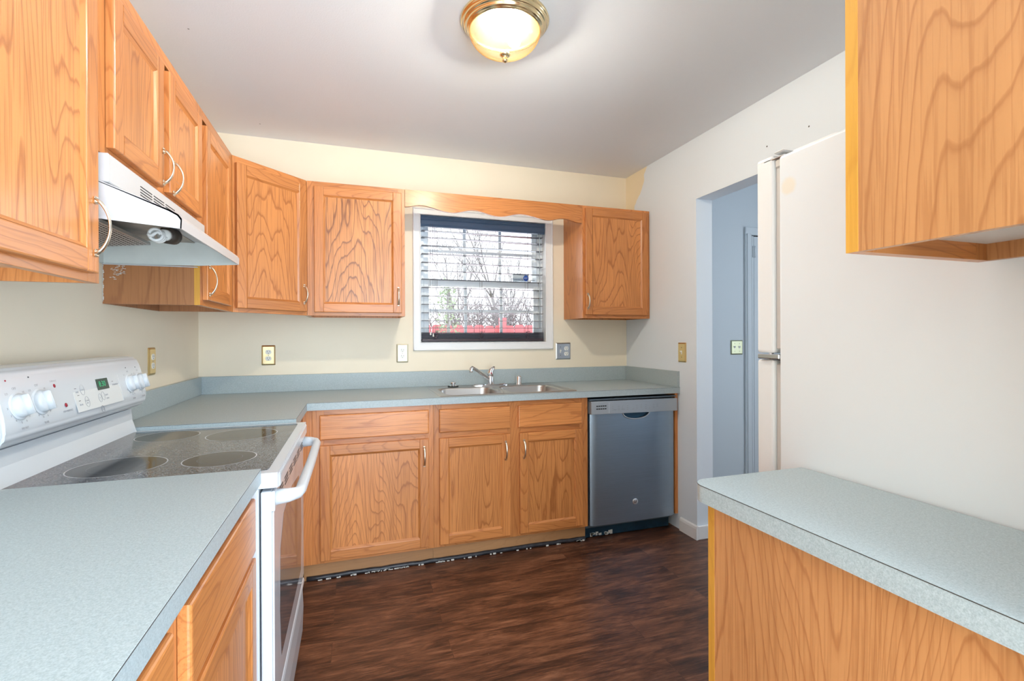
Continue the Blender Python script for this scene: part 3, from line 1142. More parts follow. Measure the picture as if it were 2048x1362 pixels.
# left run beside the camera
L0, L1 = -2.957, yR-.004
wL = L1-L0
c1 = 2.452                                   # joint between the two near cabinets
wc = -L1*-1
base_cab('base_cabinet', 'oak base cabinet beside the near side of the range, with a drawer over a door', (G, -c1+G, 0), PI/2, c1+L1-2*G, .610,
         [(0, .040, .095, .875), (c1+L1-.045, c1+L1-2*G, .095, .875)], [(.040, c1+L1-.045, .095, .118), (.040, c1+L1-.045, .700, .735), (.040, c1+L1-.045, .845, .875)],
         [(.034, c1+L1-.034, .112, .708)], [(.034, c1+L1-.034, .722, .852)])
base_cab('base_cabinet', 'oak base cabinet nearest the camera under the left counter', (G, L0, 0), PI/2, -c1-L0, .610,
         [(0, .035, .095, .875), (-c1-L0-.040, -c1-L0, .095, .875)], [(.035, -c1-L0-.040, .095, .118), (.035, -c1-L0-.04, .700, .735), (.035, -c1-L0-.04, .845, .875)],
         [(.03, -c1-L0-.034, .112, .708)], [(.03, -c1-L0-.034, .722, .852)])
# right-hand short base cabinet facing the back wall
base_cab('base_cabinet', 'oak base cabinet at the lower right whose wide side panel faces the room', (1.910, YS+G, 0), PI, .303, .628,
         [(0, .04, .095, .875), (.263, .303, .0, .875)], [(.04, .263, .095, .118), (.04, .263, .690, .725), (.04, .263, .845, .875)],
         [], [], sides=SIDE, notch=False, right=(.303, 0, .875))
# oak end panel beside the dishwasher
b = MB(); b.box(2.821, 2.8415, -.612, -.022, .098, .8755, OAKZ)
tag(b.build('end_panel', at=(2.831, -.3, .098)), 'narrow oak end panel between dishwasher and right wall', 'panel')
# black strip at the floor
b = MB()
b.tube([(.625+i*.0522, -.578+random.uniform(-.002, .002), .012+random.uniform(-.002, .003)) for i in range(31)], .012, VINSTRIP, n=8)
for k in range(60):
    x = .66+random.random()*1.5
    if random.random() < .4:
        x = random.choice((.75, .98, 1.05, 1.3, 2.1))+random.uniform(-.05, .08)
    b.box(x, x+random.uniform(.004, .022), -.594, -.590, .003, .003+random.uniform(.003, .008), PAINTF)
tag(b.build('floor_strip', at=(1.4, -.58, 0)), 'black flaking sealant strip along the floor below the back base cabinets', 'strip')

# ------------------------------------------------------------------ worktops
CT, CB = .914, .8765
wt = thing('worktop', 'L-shaped blue-grey laminate worktop around the sink and corner', 'worktop', (0, 0, 0))
b = MB()
SX0, SX1, SY0, SY1 = 1.325, 2.120, -.585, -.085
yE = -1.110
b.box(.001, .635, yE, -.635, CB, CT, LAM)
b.box(.001, SX0, -.635, -.001, CB, CT, LAM)
b.box(SX1, W-.001, -.635, -.001, CB, CT, LAM)
b.box(SX0, SX1, -.635, SY0, CB, CT, LAM).box(SX0, SX1, SY1, -.001, CB, CT, LAM)
b.build('top', wt)
b = MB()
b.box(.635, W-.001, -.6355, -.6349, CT-.0016, CT-.0006, SEAM).box(.6349, .6355, yE, -.6355, CT-.0016, CT-.0006, SEAM).box(.001, .635, yE-.0005, yE+.0001, CT-.0016, CT-.0006, SEAM)
b.build('edge_seam', wt, 'thin dark seam along the laminate edge')
b = MB()
b.box(.001, W-.001, -.020, -.001, CT, 1.016, LAM, .0012)
b.build('backsplash', wt)
b = MB(); b.box(.001, .020, yE, -.021, CT, 1.016, LAM, .0012)
b.build('backsplash', wt)
b = MB(); b.box(W-.020, W-.001, -.632, -.021, CT, 1.016, LAM, .0012)
b.build('backsplash', wt)

wl = thing('worktop', 'long blue-grey laminate worktop at the lower left, in front of the range', 'worktop', (0, 0, 0))
b = MB(); b.box(.001, .635, L0, yR-.001, CB, CT, LAM, .0006)
b.build('top', wl)
b = MB(); b.box(.6349, .6355, L0, yR-.001, CT-.0016, CT-.0006, SEAM)
b.build('edge_seam', wl, 'thin pale seam along the laminate edge')
b = MB(); b.box(.001, .020, L0, yR-.004, CT, 1.016, LAM, .0012)
b.build('backsplash', wl)

wr = thing('worktop', 'short blue-grey laminate worktop with rounded corner at the lower right, beside the refrigerator', 'worktop', (0, 0, 0))
rx0, rx1, ry0, ry1 = 1.5775, 1.911, YS+.001, -2.320
rc = .042
pts = [(rx1, ry0), (rx1, ry1)]+[(rx0+rc-rc*math.sin(a), ry1-rc+rc*math.cos(a)) for a in [i*PI/2/10 for i in range(11)]]+[(rx0, ry0)]
b = MB(); b.prism(pts, CB, CT, LAM, 'xy')
b.build('top', wr)
sp = [(x-.0004 if x < rx1 else x, y+(.0004 if y > ry0 else 0)) for x, y in pts]
b = MB(); b.prism(sp, CT-.0018, CT-.0006, SEAM, 'xy')
b.build('edge_seam', wr, 'thin dark seam along the laminate edge')


# ------------------------------------------------------------------ sink
def rrect(x0, x1, y0, y1, r, n=6):
    out = []
    for cx, cy, a0 in ((x1-r, y1-r, 0), (x0+r, y1-r, PI/2), (x0+r, y0+r, PI), (x1-r, y0+r, 3*PI/2)):
        for i in range(n+1):
            a = a0+PI/2*i/n
            out.append((cx+r*math.cos(a), cy+r*math.sin(a)))
    return out


sk = thing('sink', 'stainless steel double bowl sink set into the back worktop', 'sink', (1.72, -.33, CT))
bm = bmesh.new()
rz_ = CT+.0035


def loop(pts, z):
    return [bm.verts.new((x-1.72, y+.33, z-CT)) for x, y in pts]


def bridge(A, B):
    n = len(A)
    fs = []
    for i in range(n):
        fs.append(bm.faces.new((A[i], A[(i+1) % n], B[(i+1) % n], B[i])))
    return fs


o0 = loop(rrect(1.307, 2.140, -.604, -.064, .022), CT+.0005)
o1 = loop(rrect(1.311, 2.136, -.600, -.068, .020), CT+.0045)
o2 = loop(rrect(1.322, 2.125, -.589, -.079, .016), CT+.0018)
bridge(o0, o1); bridge(o1, o2)
edges = [bm.edges.get((o2[i], o2[(i+1) % len(o2)])) for i in range(len(o2))]
for (a, c) in ((1.352, 1.703), (1.742, 2.093)):
    h0 = loop(rrect(a, c, -.560, -.178, .060), CT+.0018)
    edges += [bm.edges.new((h0[i], h0[(i+1) % len(h0)])) for i in range(len(h0))]
    prev = h0
    for ins, dz in ((.004, -.004), (.007, -.012), (.012, -.140), (.022, -.158), (.045, -.166)):
        h = loop(rrect(a+ins, c-ins, -.560+ins, -.178-ins, max(.03, .060-ins*.5)), CT+dz)
        bridge(prev, h)
        prev = h
    bm.faces.new(prev)
bmesh.ops.triangle_fill(bm, edges=edges, use_beauty=True, use_dissolve=False)
bmesh.ops.recalc_face_normals(bm, faces=bm.faces)
for f in bm.faces:
    f.smooth = abs(f.normal.z) < .98
b = MB(); b.bm.free(); b.bm = bm; b.mats = [SINKST]
for f in bm.faces:
    f.material_index = 0
o = b.build('basin', sk)
for cx in (1.5275, 1.9175):
    b = MB(Matrix.Translation((cx-1.72, -.04, -.1655)))
    b.lathe([(0, .001), (.03, .001), (.036, .004), (.045, .003), (.045, 0), (0, 0)], CHROME, n=28)
    b.build('drain', sk)

fc = thing('faucet', 'chrome single lever kitchen faucet behind the sink', 'faucet', (1.727, -.118, CT+.002))
b = MB()
prof = [(.130*math.cos(a), .030*math.sin(a)) for a in [2*PI*i/36 for i in range(36)]]
b.prism(prof, 0, .006, CHROME, 'xy').prism([(x*.88, y*.85) for x, y in prof], .006, .011, CHROME, 'xy', .002)
b.build('base_plate', fc)
b = MB()
b.lathe([(.024, .010), (.024, .045), (.022, .062), (.020, .066), (0, .066)], CHROME, n=28)
b.build('body', fc)
b = MB()
b.tube([(0, 0, .030), (-.012, -.008, .044), (-.045, -.028, .068), (-.095, -.058, .100), (-.130, -.080, .121), (-.146, -.090, .128), (-.153, -.094, .122), (-.155, -.095, .108), (-.155, -.095, .098)],
       [.013, .013, .012, .011, .0105, .0105, .0115, .012, .012], CHROME, n=14)
b.build('spout', fc)
b = MB()
b.tube([(0, 0, .064), (0, 0, .084), (.006, 0, .100), (.018, 0, .116), (.030, 0, .125)], [.021, .021, .018, .012, .005], CHROME, n=16)
h_ = b.build('lever', fc)
b = MB(Matrix.Translation((0, -.0215, .084)) @ Matrix.Rotation(PI/2, 4, 'X'))
b.lathe([(0, .001), (.006, .001), (.006, 0)], RED, n=12)
b.build('temperature_dot', h_, 'red temperature mark')

b = MB()
b.lathe([(0, 0), (.034, 0), (.036, .003), (.034, .007), (0, .007)], RUBBER, n=32)
sp_ = thing('sink_stopper', 'chrome sink stopper with a black rubber rim at the left of the faucet', 'stopper', (1.474, -.118, CT+.002))
b.build('rubber_rim', sp_)
b = MB()
b.lathe([(.027, .007), (.022, .010), (.010, .012), (.009, .018), (.018, .021), (.019, .028), (.015, .032), (0, .033)], CHROME, n=32)
b.build('knob', sp_)
b = MB()
b.lathe([(0, 0), (.021, 0), (.021, .003), (.018, .005), (.018, .052), (.015, .059), (.006, .062), (0, .062)], CHROME, n=32)
tag(b.build('air_gap_cap', at=None), 'chrome cylindrical cap on the sink deck right of the faucet', 'cap').location = (1.925, -.128, CT+.002)

# ------------------------------------------------------------------ dishwasher
dwt = thing('dishwasher', 'stainless steel dishwasher under the right end of the back worktop', 'dishwasher', (2.1985, 0, 0))
dw = 2.8195-2.1985
M0 = None
b = MB()
b.box(.004, dw-.004, -.585, -.03, .095, .858, plain('dishwasher_body', (.05, .08, .11), .4, .3))
b.build('body', dwt)
b = MB()
b.box(.004, dw-.004, -.632, -.588, .856, .863, plain('dishwasher_top_trim', (.10, .13, .16), .4))
b.build('top_trim', dwt, 'dark trim strip under the worktop')
b = MB()
# slightly bowed steel door panel with a cut-out at its top for the pocket handle
xa, xb = .012, dw-.010
n = 24
z0, z1 = .095, .7705
hc, hr = dw*.525, .093
t = bmesh.new()
cols = []
xs = sorted(set([xa+(xb-xa)*i/n for i in range(n+1)]+[hc+hr*math.cos(a) for a in [PI*i/16 for i in range(17)]]))
for x in xs:
    u = (x-(xa+xb)/2)/((xb-xa)/2)
    yb = -.624-.003*(1-u*u)
    edge = max(0, abs(u)-.94)/.06
    yb += .012*edge**2
    zt = z1
    if abs(x-hc) < hr:
        zt = z1-.038*math.sqrt(max(0, 1-((x-hc)/hr)**2))
    cols.append([t.verts.new((x, yb, z0)), t.verts.new((x, yb, zt)), t.verts.new((x, yb, zt)), t.verts.new((x, yb+.03, zt))])
for A, B in zip(cols, cols[1:]):
    for k in (0, 2):
        t.faces.new((A[k], B[k], B[k+1], A[k+1]))
bmesh.ops.recalc_face_normals(t, faces=t.faces)
for f in t.faces:
    if f.normal.y > 0 and abs(f.normal.z) < .5:
        f.normal_flip()
b.add(t, STEEL, None, True)
b.box(xa, xb, -.600, -.590, z0, z1-.05, STEEL)
b.build('door', dwt)
b = MB()
b.prism([(xa-.002, .772), (xb+.010, .766), (xb+.010, .846), (xa-.002, .850)], -.640, -.588, STEELP, 'xz', .003, 2)
cp = b.build('control_panel', dwt)
b = MB()
for r in range(2):
    for c in range(5):
        b.box(.042+c*.0142, .0535+c*.0142, -.6408, -.6395, .818-r*.017, .8245-r*.017, BLACK)
b.build('vent_slots', cp)
b = MB()
b.box(.128, .130, -.6406, -.6398, .776, .840, plain('pale_line', (.7, .74, .78), .4))
for i, x in enumerate((.150, .165, .188, .218, .252, .288, .318, .348, .380, .410, .438, .462)):
    for dz in (.008, -.004, -.014):
        if (i+int(dz*1000)) % 4 == 1:
            continue
        l = .008+.006*((i*7) % 3)/2
        b.box(x, x+l, -.6406, -.6398, .806+dz, .8076+dz, GREYT)
b.text('Start', .010, (.170, -.6404, .795), (1, 0, 0), (0, 0, 1), GREYT).text('Reset', .010, (.226, -.6404, .795), (1, 0, 0), (0, 0, 1), GREYT)
b.build('panel_lettering', cp)
b = MB()
# scooped pocket behind the cut-out
ring = [(hc+hr*math.cos(PI+PI*i/20), .7705-.040*math.sin(PI*i/20)) for i in range(21)]
b.prism(ring, -.604, -.601, plain('pocket_dark', (.015, .07, .13), .3), 'xz')
for r_, w_ in ((1.0, .0035),):
    b.tube([(hc+(hr+.002)*math.cos(PI+PI*i/24), -.6275, .770-.041*math.sin(PI*i/24)) for i in range(25)], .0038, STEELP, n=8)
b.build('pocket_handle', dwt, 'scooped pocket handle')
b = MB(Matrix.Translation((.316, -.6292, .216)) @ Matrix.Rotation(PI/2, 4, 'X'))
b.lathe([(0, .0012), (.0175, .0012), (.019, 0), (.019, -.003)], plain('badge_silver', (.75, .77, .8), .25, .8), n=32)
b.lathe([(.0150, .0013), (.0145, .0018), (.0140, .0013)], GREYT, n=32)
b.text('GE', .019, (0, 0, .0016), (1, 0, 0), (0, 1, 0), DARKT)
b.build('badge', dwt, 'round silver maker badge')
b = MB()
b.box(.0, dw-.012, -.562, -.555, .004, .082, TEALK, .002)
b.box(.0, dw-.012, -.575, -.562, .066, .084, plain('kick_flange', (.10, .14, .17), .5), .002)
for k in range(22):
    x = .02+random.random()*.16
    b.box(x, x+random.uniform(.006, .02), -.5635, -.5618, .006+random.random()*.02, .012+random.random()*.022, PAINTF)
b.build('kickplate', dwt, 'blue-black kick plate with flaked paint')

# ------------------------------------------------------------------ range (local x across from wall, world axes)
rg = thing('range', 'white electric range with a black glass cooktop on the left wall', 'range', (0, 0, 0))
ya, yb_ = yR+.004, yA+.010       # near and far sides
b = MB()
b.box(.03, .628, ya+.002, yb_-.002, .03, .862, WHITE, .003)
b.build('body', rg)
b = MB()
CZ = .900
# cooktop tray: white rim around the glass
for (x0, x1, y0, y1) in ((.06, .672, ya, ya+.032), (.06, .672, yb_-.032, yb_), (.638, .672, ya+.032, yb_-.032), (.06, .090, ya+.032, yb_-.032)):
    b.box(x0, x1, y0, y1, .862, CZ, WHITE)
rim = rrect(.05, .676, ya+.010, yb_, .016)
b.prism(rim, .858, CZ-.0065, WHITE, 'xy', .003, 2)
b.build('cooktop_rim', rg, 'white enamelled cooktop rim')
b = MB(); b.prism(rrect(.085, .646, ya+.026, yb_-.026, .02), CZ-.004, CZ+.0012, COOK, 'xy')
gl = b.build('cooktop_glass', rg, 'speckled black glass cooktop')
for (cx, cy, r) in ((.243, -1.268, .095), (.483, -1.322, .112), (.498, -1.685, .092), (.262, -1.690, .108)):
    b = MB(Matrix.Translation((cx, cy, CZ+.0012)))
    b.lathe([(0, .0002), (r-.003, .0002)], BURN, n=56)
    b.lathe([(r-.003, .0003), (r, .0003)], RINGM, n=56)
    b.lathe([(r*.60, .0004), (r*.60+.0006, .0004)], GREYT, n=48)
    b.build('burner', gl, 'burner ring print')
# back guard with overhanging control console
b = MB()
prof = [(.012, .86), (.112, .86), (.098, .905), (.086, .945), (.084, .985), (.06, .99), (.012, .99)]
b.prism(prof, ya+.006, yb_-.004, WHITE, 'xz')
b.build('backguard', rg)
b = MB()
prof = [(.012, .992), (.084, .990), (.110, .996), (.124, 1.008), (.130, 1.025), (.128, 1.060), (.116, 1.120), (.106, 1.155), (.096, 1.170), (.080, 1.176), (.012, 1.176)]
b.prism(prof, ya+.002, yb_-.0005, WHITE, 'xz', .006, 3, smooth=True)
cs = b.build('control_console', rg)
cs.data.shade_smooth()
try:
    cs.data.set_sharp_from_angle(angle=math.radians(50))
except Exception:
    pass
# console face frame of reference: from (.128,1.060) to (.106,1.155)
fdir = Vector((.106-.128, 0, 1.155-1.060)).normalized()
fn = Vector((fdir.z, 0, -fdir.x))
def face(y, z, lift=0.0):
    t = (z-1.060)/fdir.z
    p = Vector((.128, y, 1.060))+fdir*t+fn*lift
    return p
def facemat(y, z, lift=0.0):
    p = face(y, z, lift)
    r = Vector((0, 1, 0)); u = fdir; n_ = r.cross(u)
    return Matrix(((r.x, u.x, n_.x, p.x), (r.y, u.y, n_.y, p.y), (r.z, u.z, n_.z, p.z), (0, 0, 0, 1)))
for y in (-1.822, -1.740, -1.238, -1.160):
    b = MB(facemat(y, 1.086, .001))
    b.lathe([(0, 0), (.033, 0), (.032, .0012), (.0, .0012)], plain('knob_base_ring', (.70, .74, .78), .4), n=32)  # pale ring at the foot of the knob
    b.lathe([(.0265, .001), (.0275, .004), (.0265, .010), (.0235, .014), (0, .016)], WHITEM, n=36)
    b.prism([(-.010, .010), (-.006, .0225), (-.0025, .0265), (.0025, .0265), (.006, .0225), (.010, .010)], -.0240, .0240, WHITEM, 'xz', .0018, 2, M=Matrix.Rotation(.15, 4, 'Z'), smooth=True)
    k = b.build('knob', rg, 'white control knob')
    b = MB(facemat(y, 1.086, .0015))
    b.text('OFF', .0085, (0, .041, 0), (1, 0, 0), (0, 1, 0), GREYT)
    b.text('LO', .0075, (-.030, .031, 0), (1, 0, 0), (0, 1, 0), GREYT).text('HI', .0075, (.028, .030, 0), (1, 0, 0), (0, 1, 0), GREYT)
    for i, s in enumerate('23456789'):
        a = PI+.05+i*PI*1.02/7
        if abs(y+1.2) < .1 and i in (0, 7):
            continue
        b.text(s, .007, (.039*math.cos(a), .039*math.sin(a), 0), (1, 0, 0), (0, 1, 0), GREYT)
    b.text('FRONT' if y in (-1.822, -1.160) else 'REAR', .0075, (0, -.053, 0), (1, 0, 0), (0, 1, 0), GREYT)
    b.build('dial_lettering', rg)
for y, z, r, m_ in ((-1.842, 1.146, .0022, RED), (-1.760, 1.148, .0018, DARKT), (-1.668, 1.118, .0058, RED), (-1.640, 1.064, .0058, RED), (-1.243, 1.140, .0018, DARKT), (-1.168, 1.138, .0018, DARKT)):
    b = MB(facemat(y, z, .001))
    b.lathe([(r, 0), (r*.8, .0012), (0, .0018)], m_, n=16)
    b.build('indicator_light', rg, 'small indicator light')
b = MB(facemat(-1.46, 1.083, .0008))
b.box(-.133, .143, .0395, .0402, 0, .0006, plain('panel_line', (.35, .36, .38), .5)).box(.1425, .145, -.048, .040, 0, .0008, WHITEM)
b.box(-.133, .142, -.048, .0395, -.0005, .0002, plain('key_panel', (.74, .76, .76), .35))
b.build('key_panel', rg, 'pale touch key panel')
b = MB(facemat(-1.46, 1.083, .0012))
b.text('OVEN CONTROL', .0075, (-.100, .031, 0), (1, 0, 0), (0, 1, 0), GREYT).text('OVEN TIMER', .0075, (.105, .031, 0), (1, 0, 0), (0, 1, 0), GREYT)
for x, y in ((-.118, .018), (-.112, -.018), (.100, .020), (-.112, -.002)):
    b.box(x-.005, x+.005, y, y+.0014, 0, .0002, DARKT)
for x, y, s in ((-.113, .008, 'BAKE'), (-.108, -.029, 'BROIL'), (.102, .010, 'TIMER'), (.122, .010, 'ON/OFF'), (.042, -.017, 'LIGHT'), (.044, -.028, 'OVEN')):
    b.text(s, .0065, (x, y, 0), (1, 0, 0), (0, 1, 0), GREYT)
def ring2(cx, cy, rx, ry, ptsf=None):
    b.tube([(cx+rx*math.cos(2*PI*i/20), cy+ry*math.sin(2*PI*i/20), .0002) for i in range(21)], .0005, GREYT, n=4)
ring2(-.085, .012, .011, .015); ring2(-.075, -.024, .011, .015); ring2(.0, -.022, .009, .013); ring2(.020, -.018, .009, .013)
b.text('START', .0055, (-.085, .012, 0), (1, 0, 0), (0, 1, 0), GREYT).text('CLEAR', .0055, (-.075, -.021, 0), (1, 0, 0), (0, 1, 0), GREYT).text('OFF', .0055, (-.075, -.028, 0), (1, 0, 0), (0, 1, 0), GREYT)
b.text('+', .010, (0, -.022, 0), (1, 0, 0), (0, 1, 0), GREYT).text('-', .012, (.020, -.018, 0), (1, 0, 0), (0, 1, 0), GREYT)
b.build('key_lettering', rg)
b = MB(facemat(-1.425, 1.098, .0014))
b.box(-.036, .036, -.014, .020, -.0002, .0008, LCD, .0006)
dsp = b.build('display', rg, 'green clock display')
b = MB(facemat(-1.425, 1.098, .0026))
b.text('8:30', .024, (-.004, .003, 0), (1, 0, 0), (0, 1, 0), LCDON)
b.build('digits', dsp)
b = MB(facemat(-1.462, 1.028, .0015))
b.tube([(.008*math.cos(2*PI*i/20), .010*math.sin(2*PI*i/20), 0) for i in range(21)], .0010, GREYT, n=4)
b.text('GE', .0115, (0, 0, 0), (1, 0, 0), (0, 1, 0), GREYT)
b.build('badge', rg, 'small grey maker emblem')
b = MB(facemat(-1.668, 1.130, .0012))
b.text('SURFACE', .007, (0, 0, 0), (1, 0, 0), (0, 1, 0), GREYT)
b.text('HOT SURFACE', .007, (.030, -.084, 0), (1, 0, 0), (0, 1, 0), GREYT)
b.build('warning_lettering', rg)
# oven door
DX = .662
b = MB()
b.box(.632, DX-.004, ya+.003, yb_-.003, .285, .852, WHITE, .004, 2)
b.box(DX-.006, DX+.003, ya+.003, yb_-.003, .800, .852, WHITE, .003, 2)
od = b.build('oven_door', rg, 'white oven door')
b = MB(); b.box(DX-.004, DX, ya+.010, yb_-.010, .292, .798, OVENG, .001)
b.build('door_glass', od, 'pale reflective door glass')
b = MB()
ym = (ya+yb_)/2
wn_ = [(ym-.26, .36), (ym+.26, .36), (ym+.285, .50), (ym+.27, .66), (ym+.20, .735), (ym, .757), (ym-.20, .735), (ym-.27, .66), (ym-.285, .50)]
b.prism(wn_, DX, DX+.0006, OVENW, 'yz')
b.build('oven_window', od, 'dark oven window')
b = MB()
for g in range(6):
    for r in range(4):
        y0 = ya+.075+g*.108
        b.box(DX+.0026, DX+.0036, y0+r*.004, y0+.070+r*.004, .842-r*.010, .846-r*.010, DARKT)
b.build('vent_slots', od)
b = MB()
hy0, hy1 = ya+.035, yb_-.035
pts = [(DX, hy0, .828), (DX+.030, hy0+.004, .828), (DX+.050, hy0+.018, .828), (DX+.056, hy0+.045, .828), (DX+.058, ym, .828), (DX+.056, hy1-.045, .828), (DX+.050, hy1-.018, .828), (DX+.030, hy1-.004, .828), (DX, hy1, .828)]
b.tube(pts, [.021, .018, .0155, .0145, .0145, .0145, .0155, .018, .021], WHITEM, n=16, upv=(0, 0, 1))
b.build('handle', od, 'white curved oven door handle')
b = MB()
prof = [(.632, .045), (.648, .045), (.656, .06), (.660, .16), (.656, .245), (.664, .262), (.660, .276), (.632, .278)]
b.prism(prof, ya+.004, yb_-.004, WHITE, 'xz', .002)
b.build('storage_drawer', rg, 'white storage drawer')
for x in (.08, .58):
    for y in (ya+.05, yb_-.05):
        b = MB(); b.cyl((x, y, 0), (x, y, .034), .015, BLACK)
        b.build('foot', rg)

# ------------------------------------------------------------------ range hood
hd = thing('range_hood', 'white range hood under the short cabinet above the range', 'range hood', (0, 0, 0))
hy0, hy1 = yR+.003, yA-.002


def lerp(a, c, t):
    return a+(c-a)*t


def hprof(t):
    # canopy droops a little towards its near end
    fx = lerp(.466, .437, t)
    fz = lerp(1.503, 1.524, t)
    return [(.300, 1.606), (fx-.024, fz+.044), (fx-.006, fz+.034), (fx+.001, fz+.024), (fx, fz)]


b = MB()
b.box(.002, .322, hy0, hy1, 1.602, 1.6685, HOODW, .002)
b.build('housing', hd)
b = MB()
t = bmesh.new()
rings = []
for s in (0, 1):
    P_ = hprof(s)
    inner = [(x-.003, z-.003) for x, z in P_[:-1]]+[(P_[-1][0]-.003, P_[-1][1])]
    y = lerp(hy0, hy1, s)
    rings.append([t.verts.new((x, y, z)) for x, z in P_+inner[::-1]])
n = len(rings[0])
for i in range(n):
    t.faces.new((rings[0][i], rings[0][(i+1) % n], rings[1][(i+1) % n], rings[1][i]))
for r in rings:
    t.faces.new(r)
bmesh.ops.recalc_face_normals(t, faces=t.faces)
b.add(t, HOODW)
b.build('canopy_front', hd)
for s, nm in ((0, 'side_panel'), (1, 'side_panel')):
    y = lerp(hy0, hy1, s)
    P_ = hprof(s)
    zb = lerp(1.530, 1.507, s)
    pts = [(.002, 1.602), (.298, 1.604)]+P_[1:]+[(.305, lerp(1.516, 1.5145, s)), (.002, zb)]
    b = MB()
    b.prism(pts, y+(0 if s == 0 else -.002), y+(.002 if s == 0 else 0), HOODW if s == 0 else HOODIN, 'xz')
    b.box(.004, .300, y+(.002 if s == 0 else -.012), y+(.012 if s == 0 else -.002), lerp(1.512, 1.5065, s), lerp(1.514, 1.509, s), HOODW)
    b.build(nm, hd)
b = MB(); b.box(.003, .29, hy0+.003, hy1-.003, 1.599, 1.6015, plain('hood_underside', (.42, .36, .30), .5, noise=.3, nscale=14)).box(.003, .006, hy0+.003, hy1-.003, 1.51, 1.599, HOODIN)
b.build('underside', hd)
b = MB()
for g in range(3):
    for r in range(5):
        y0 = -1.712+g*.090
        b.box(.3215, .3226, y0, y0+.078, 1.612+r*.0075, 1.6145+r*.0075, DARKG)
b.build('vent_louvres', hd, 'three groups of vent slots')
b = MB(Matrix.Translation((.10, -1.50, 1.560)) @ Matrix.Rotation(-.10, 4, 'Y'))
b.box(-.085, .085, -.24, .24, -.004, .004, FILTER)
b.box(-.09, -.083, -.243, .243, -.005, .005, STPLATE).box(.083, .09, -.243, .243, -.005, .005, STPLATE).box(-.09, .09, -.245, -.238, -.005, .005, STPLATE).box(-.09, .09, .238, .245, -.005, .005, STPLATE)
b.build('grease_filter', hd, 'aluminium mesh grease filter')
bb = Vector((.268, -1.442, 1.566))
b = MB()
b.cyl(bb+Vector((.012, .05, .010)), bb+Vector((.020, .09, .014)), .027, plain('socket_brown', (.05, .035, .025), .5), n=20)
b.cyl(bb+Vector((.010, .028, .006)), bb+Vector((.013, .055, .011)), .018, IVORY, n=20)
b.build('bulb_socket', hd, 'dark lamp socket')
b = MB()
pts = []
for i in range(90):
    a = i*2*PI*3.0/89
    pts.append(bb+Vector((.0170*math.cos(a), -.012+.040*i/89, .0170*math.sin(a))))
b.tube(pts, .0050, CFL, n=8, upv=(0, 1, 0))
b.tube([bb+Vector((x, -.014, z)) for x, z in ((-.017, 0), (-.013, -.006), (-.005, -.004), (.003, .004), (.010, .007), (.017, .001))], .0050, CFL, n=8, upv=(0, 1, 0))
b.build('spiral_bulb', hd, 'unlit white spiral bulb')

# ------------------------------------------------------------------ refrigerator
fr = thing('refrigerator', 'white top-freezer refrigerator with a yellowish stain on its side', 'refrigerator', (1.918, -2.248, 0))
fw_, fd = .74, .70
b = MB(); b.box(0, fw_, -fd, 0, .02, 1.712, FRIDGE, .008, 3)
b.box(.03, fw_-.03, -fd+.05, -.03, 0, .02, BLACK)
b.build('body', fr)
GASK = plain('gasket_grey', (.56, .53, .50), .6)
DOORW = plain('refrigerator_door_white', (.80, .815, .82), .35)
for nm, z0, z1 in (('freezer_door', 1.194, 1.728), ('fresh_food_door', .06, 1.176)):
    b = MB()
    b.box(.012, fw_-.004, .028, .085, z0, z1, DOORW, .008, 3)
    d = b.build(nm, fr)
    b = MB(); b.box(.020, fw_-.012, .002, .029, z0+.010, z1-.010, GASK, .004)
    b.build('gasket', d, 'grey door gasket')
b = MB()
b.box(.012, .10, -.008, .060, 1.713, 1.719, STPLATE, .002).box(.016, .040, .004, .026, 1.690, 1.712, GASK, .003)
b.box(.015, .075, .000, .030, 1.7285, 1.7345, DOORW, .003)
b.build('top_hinge', fr)
b = MB(); b.box(.06, .16, -.12, .03, 1.7125, 1.742, DOORW, .010, 3)
b.build('hinge_cover', fr)
b = MB()
b.box(.004, .050, .004, .075, 1.1785, 1.1915, CHROME, .002)
b.cyl((.022, .045, 1.172), (.022, .045, 1.198), .006, CHROME)
b.build('centre_hinge', fr, 'shiny centre hinge')


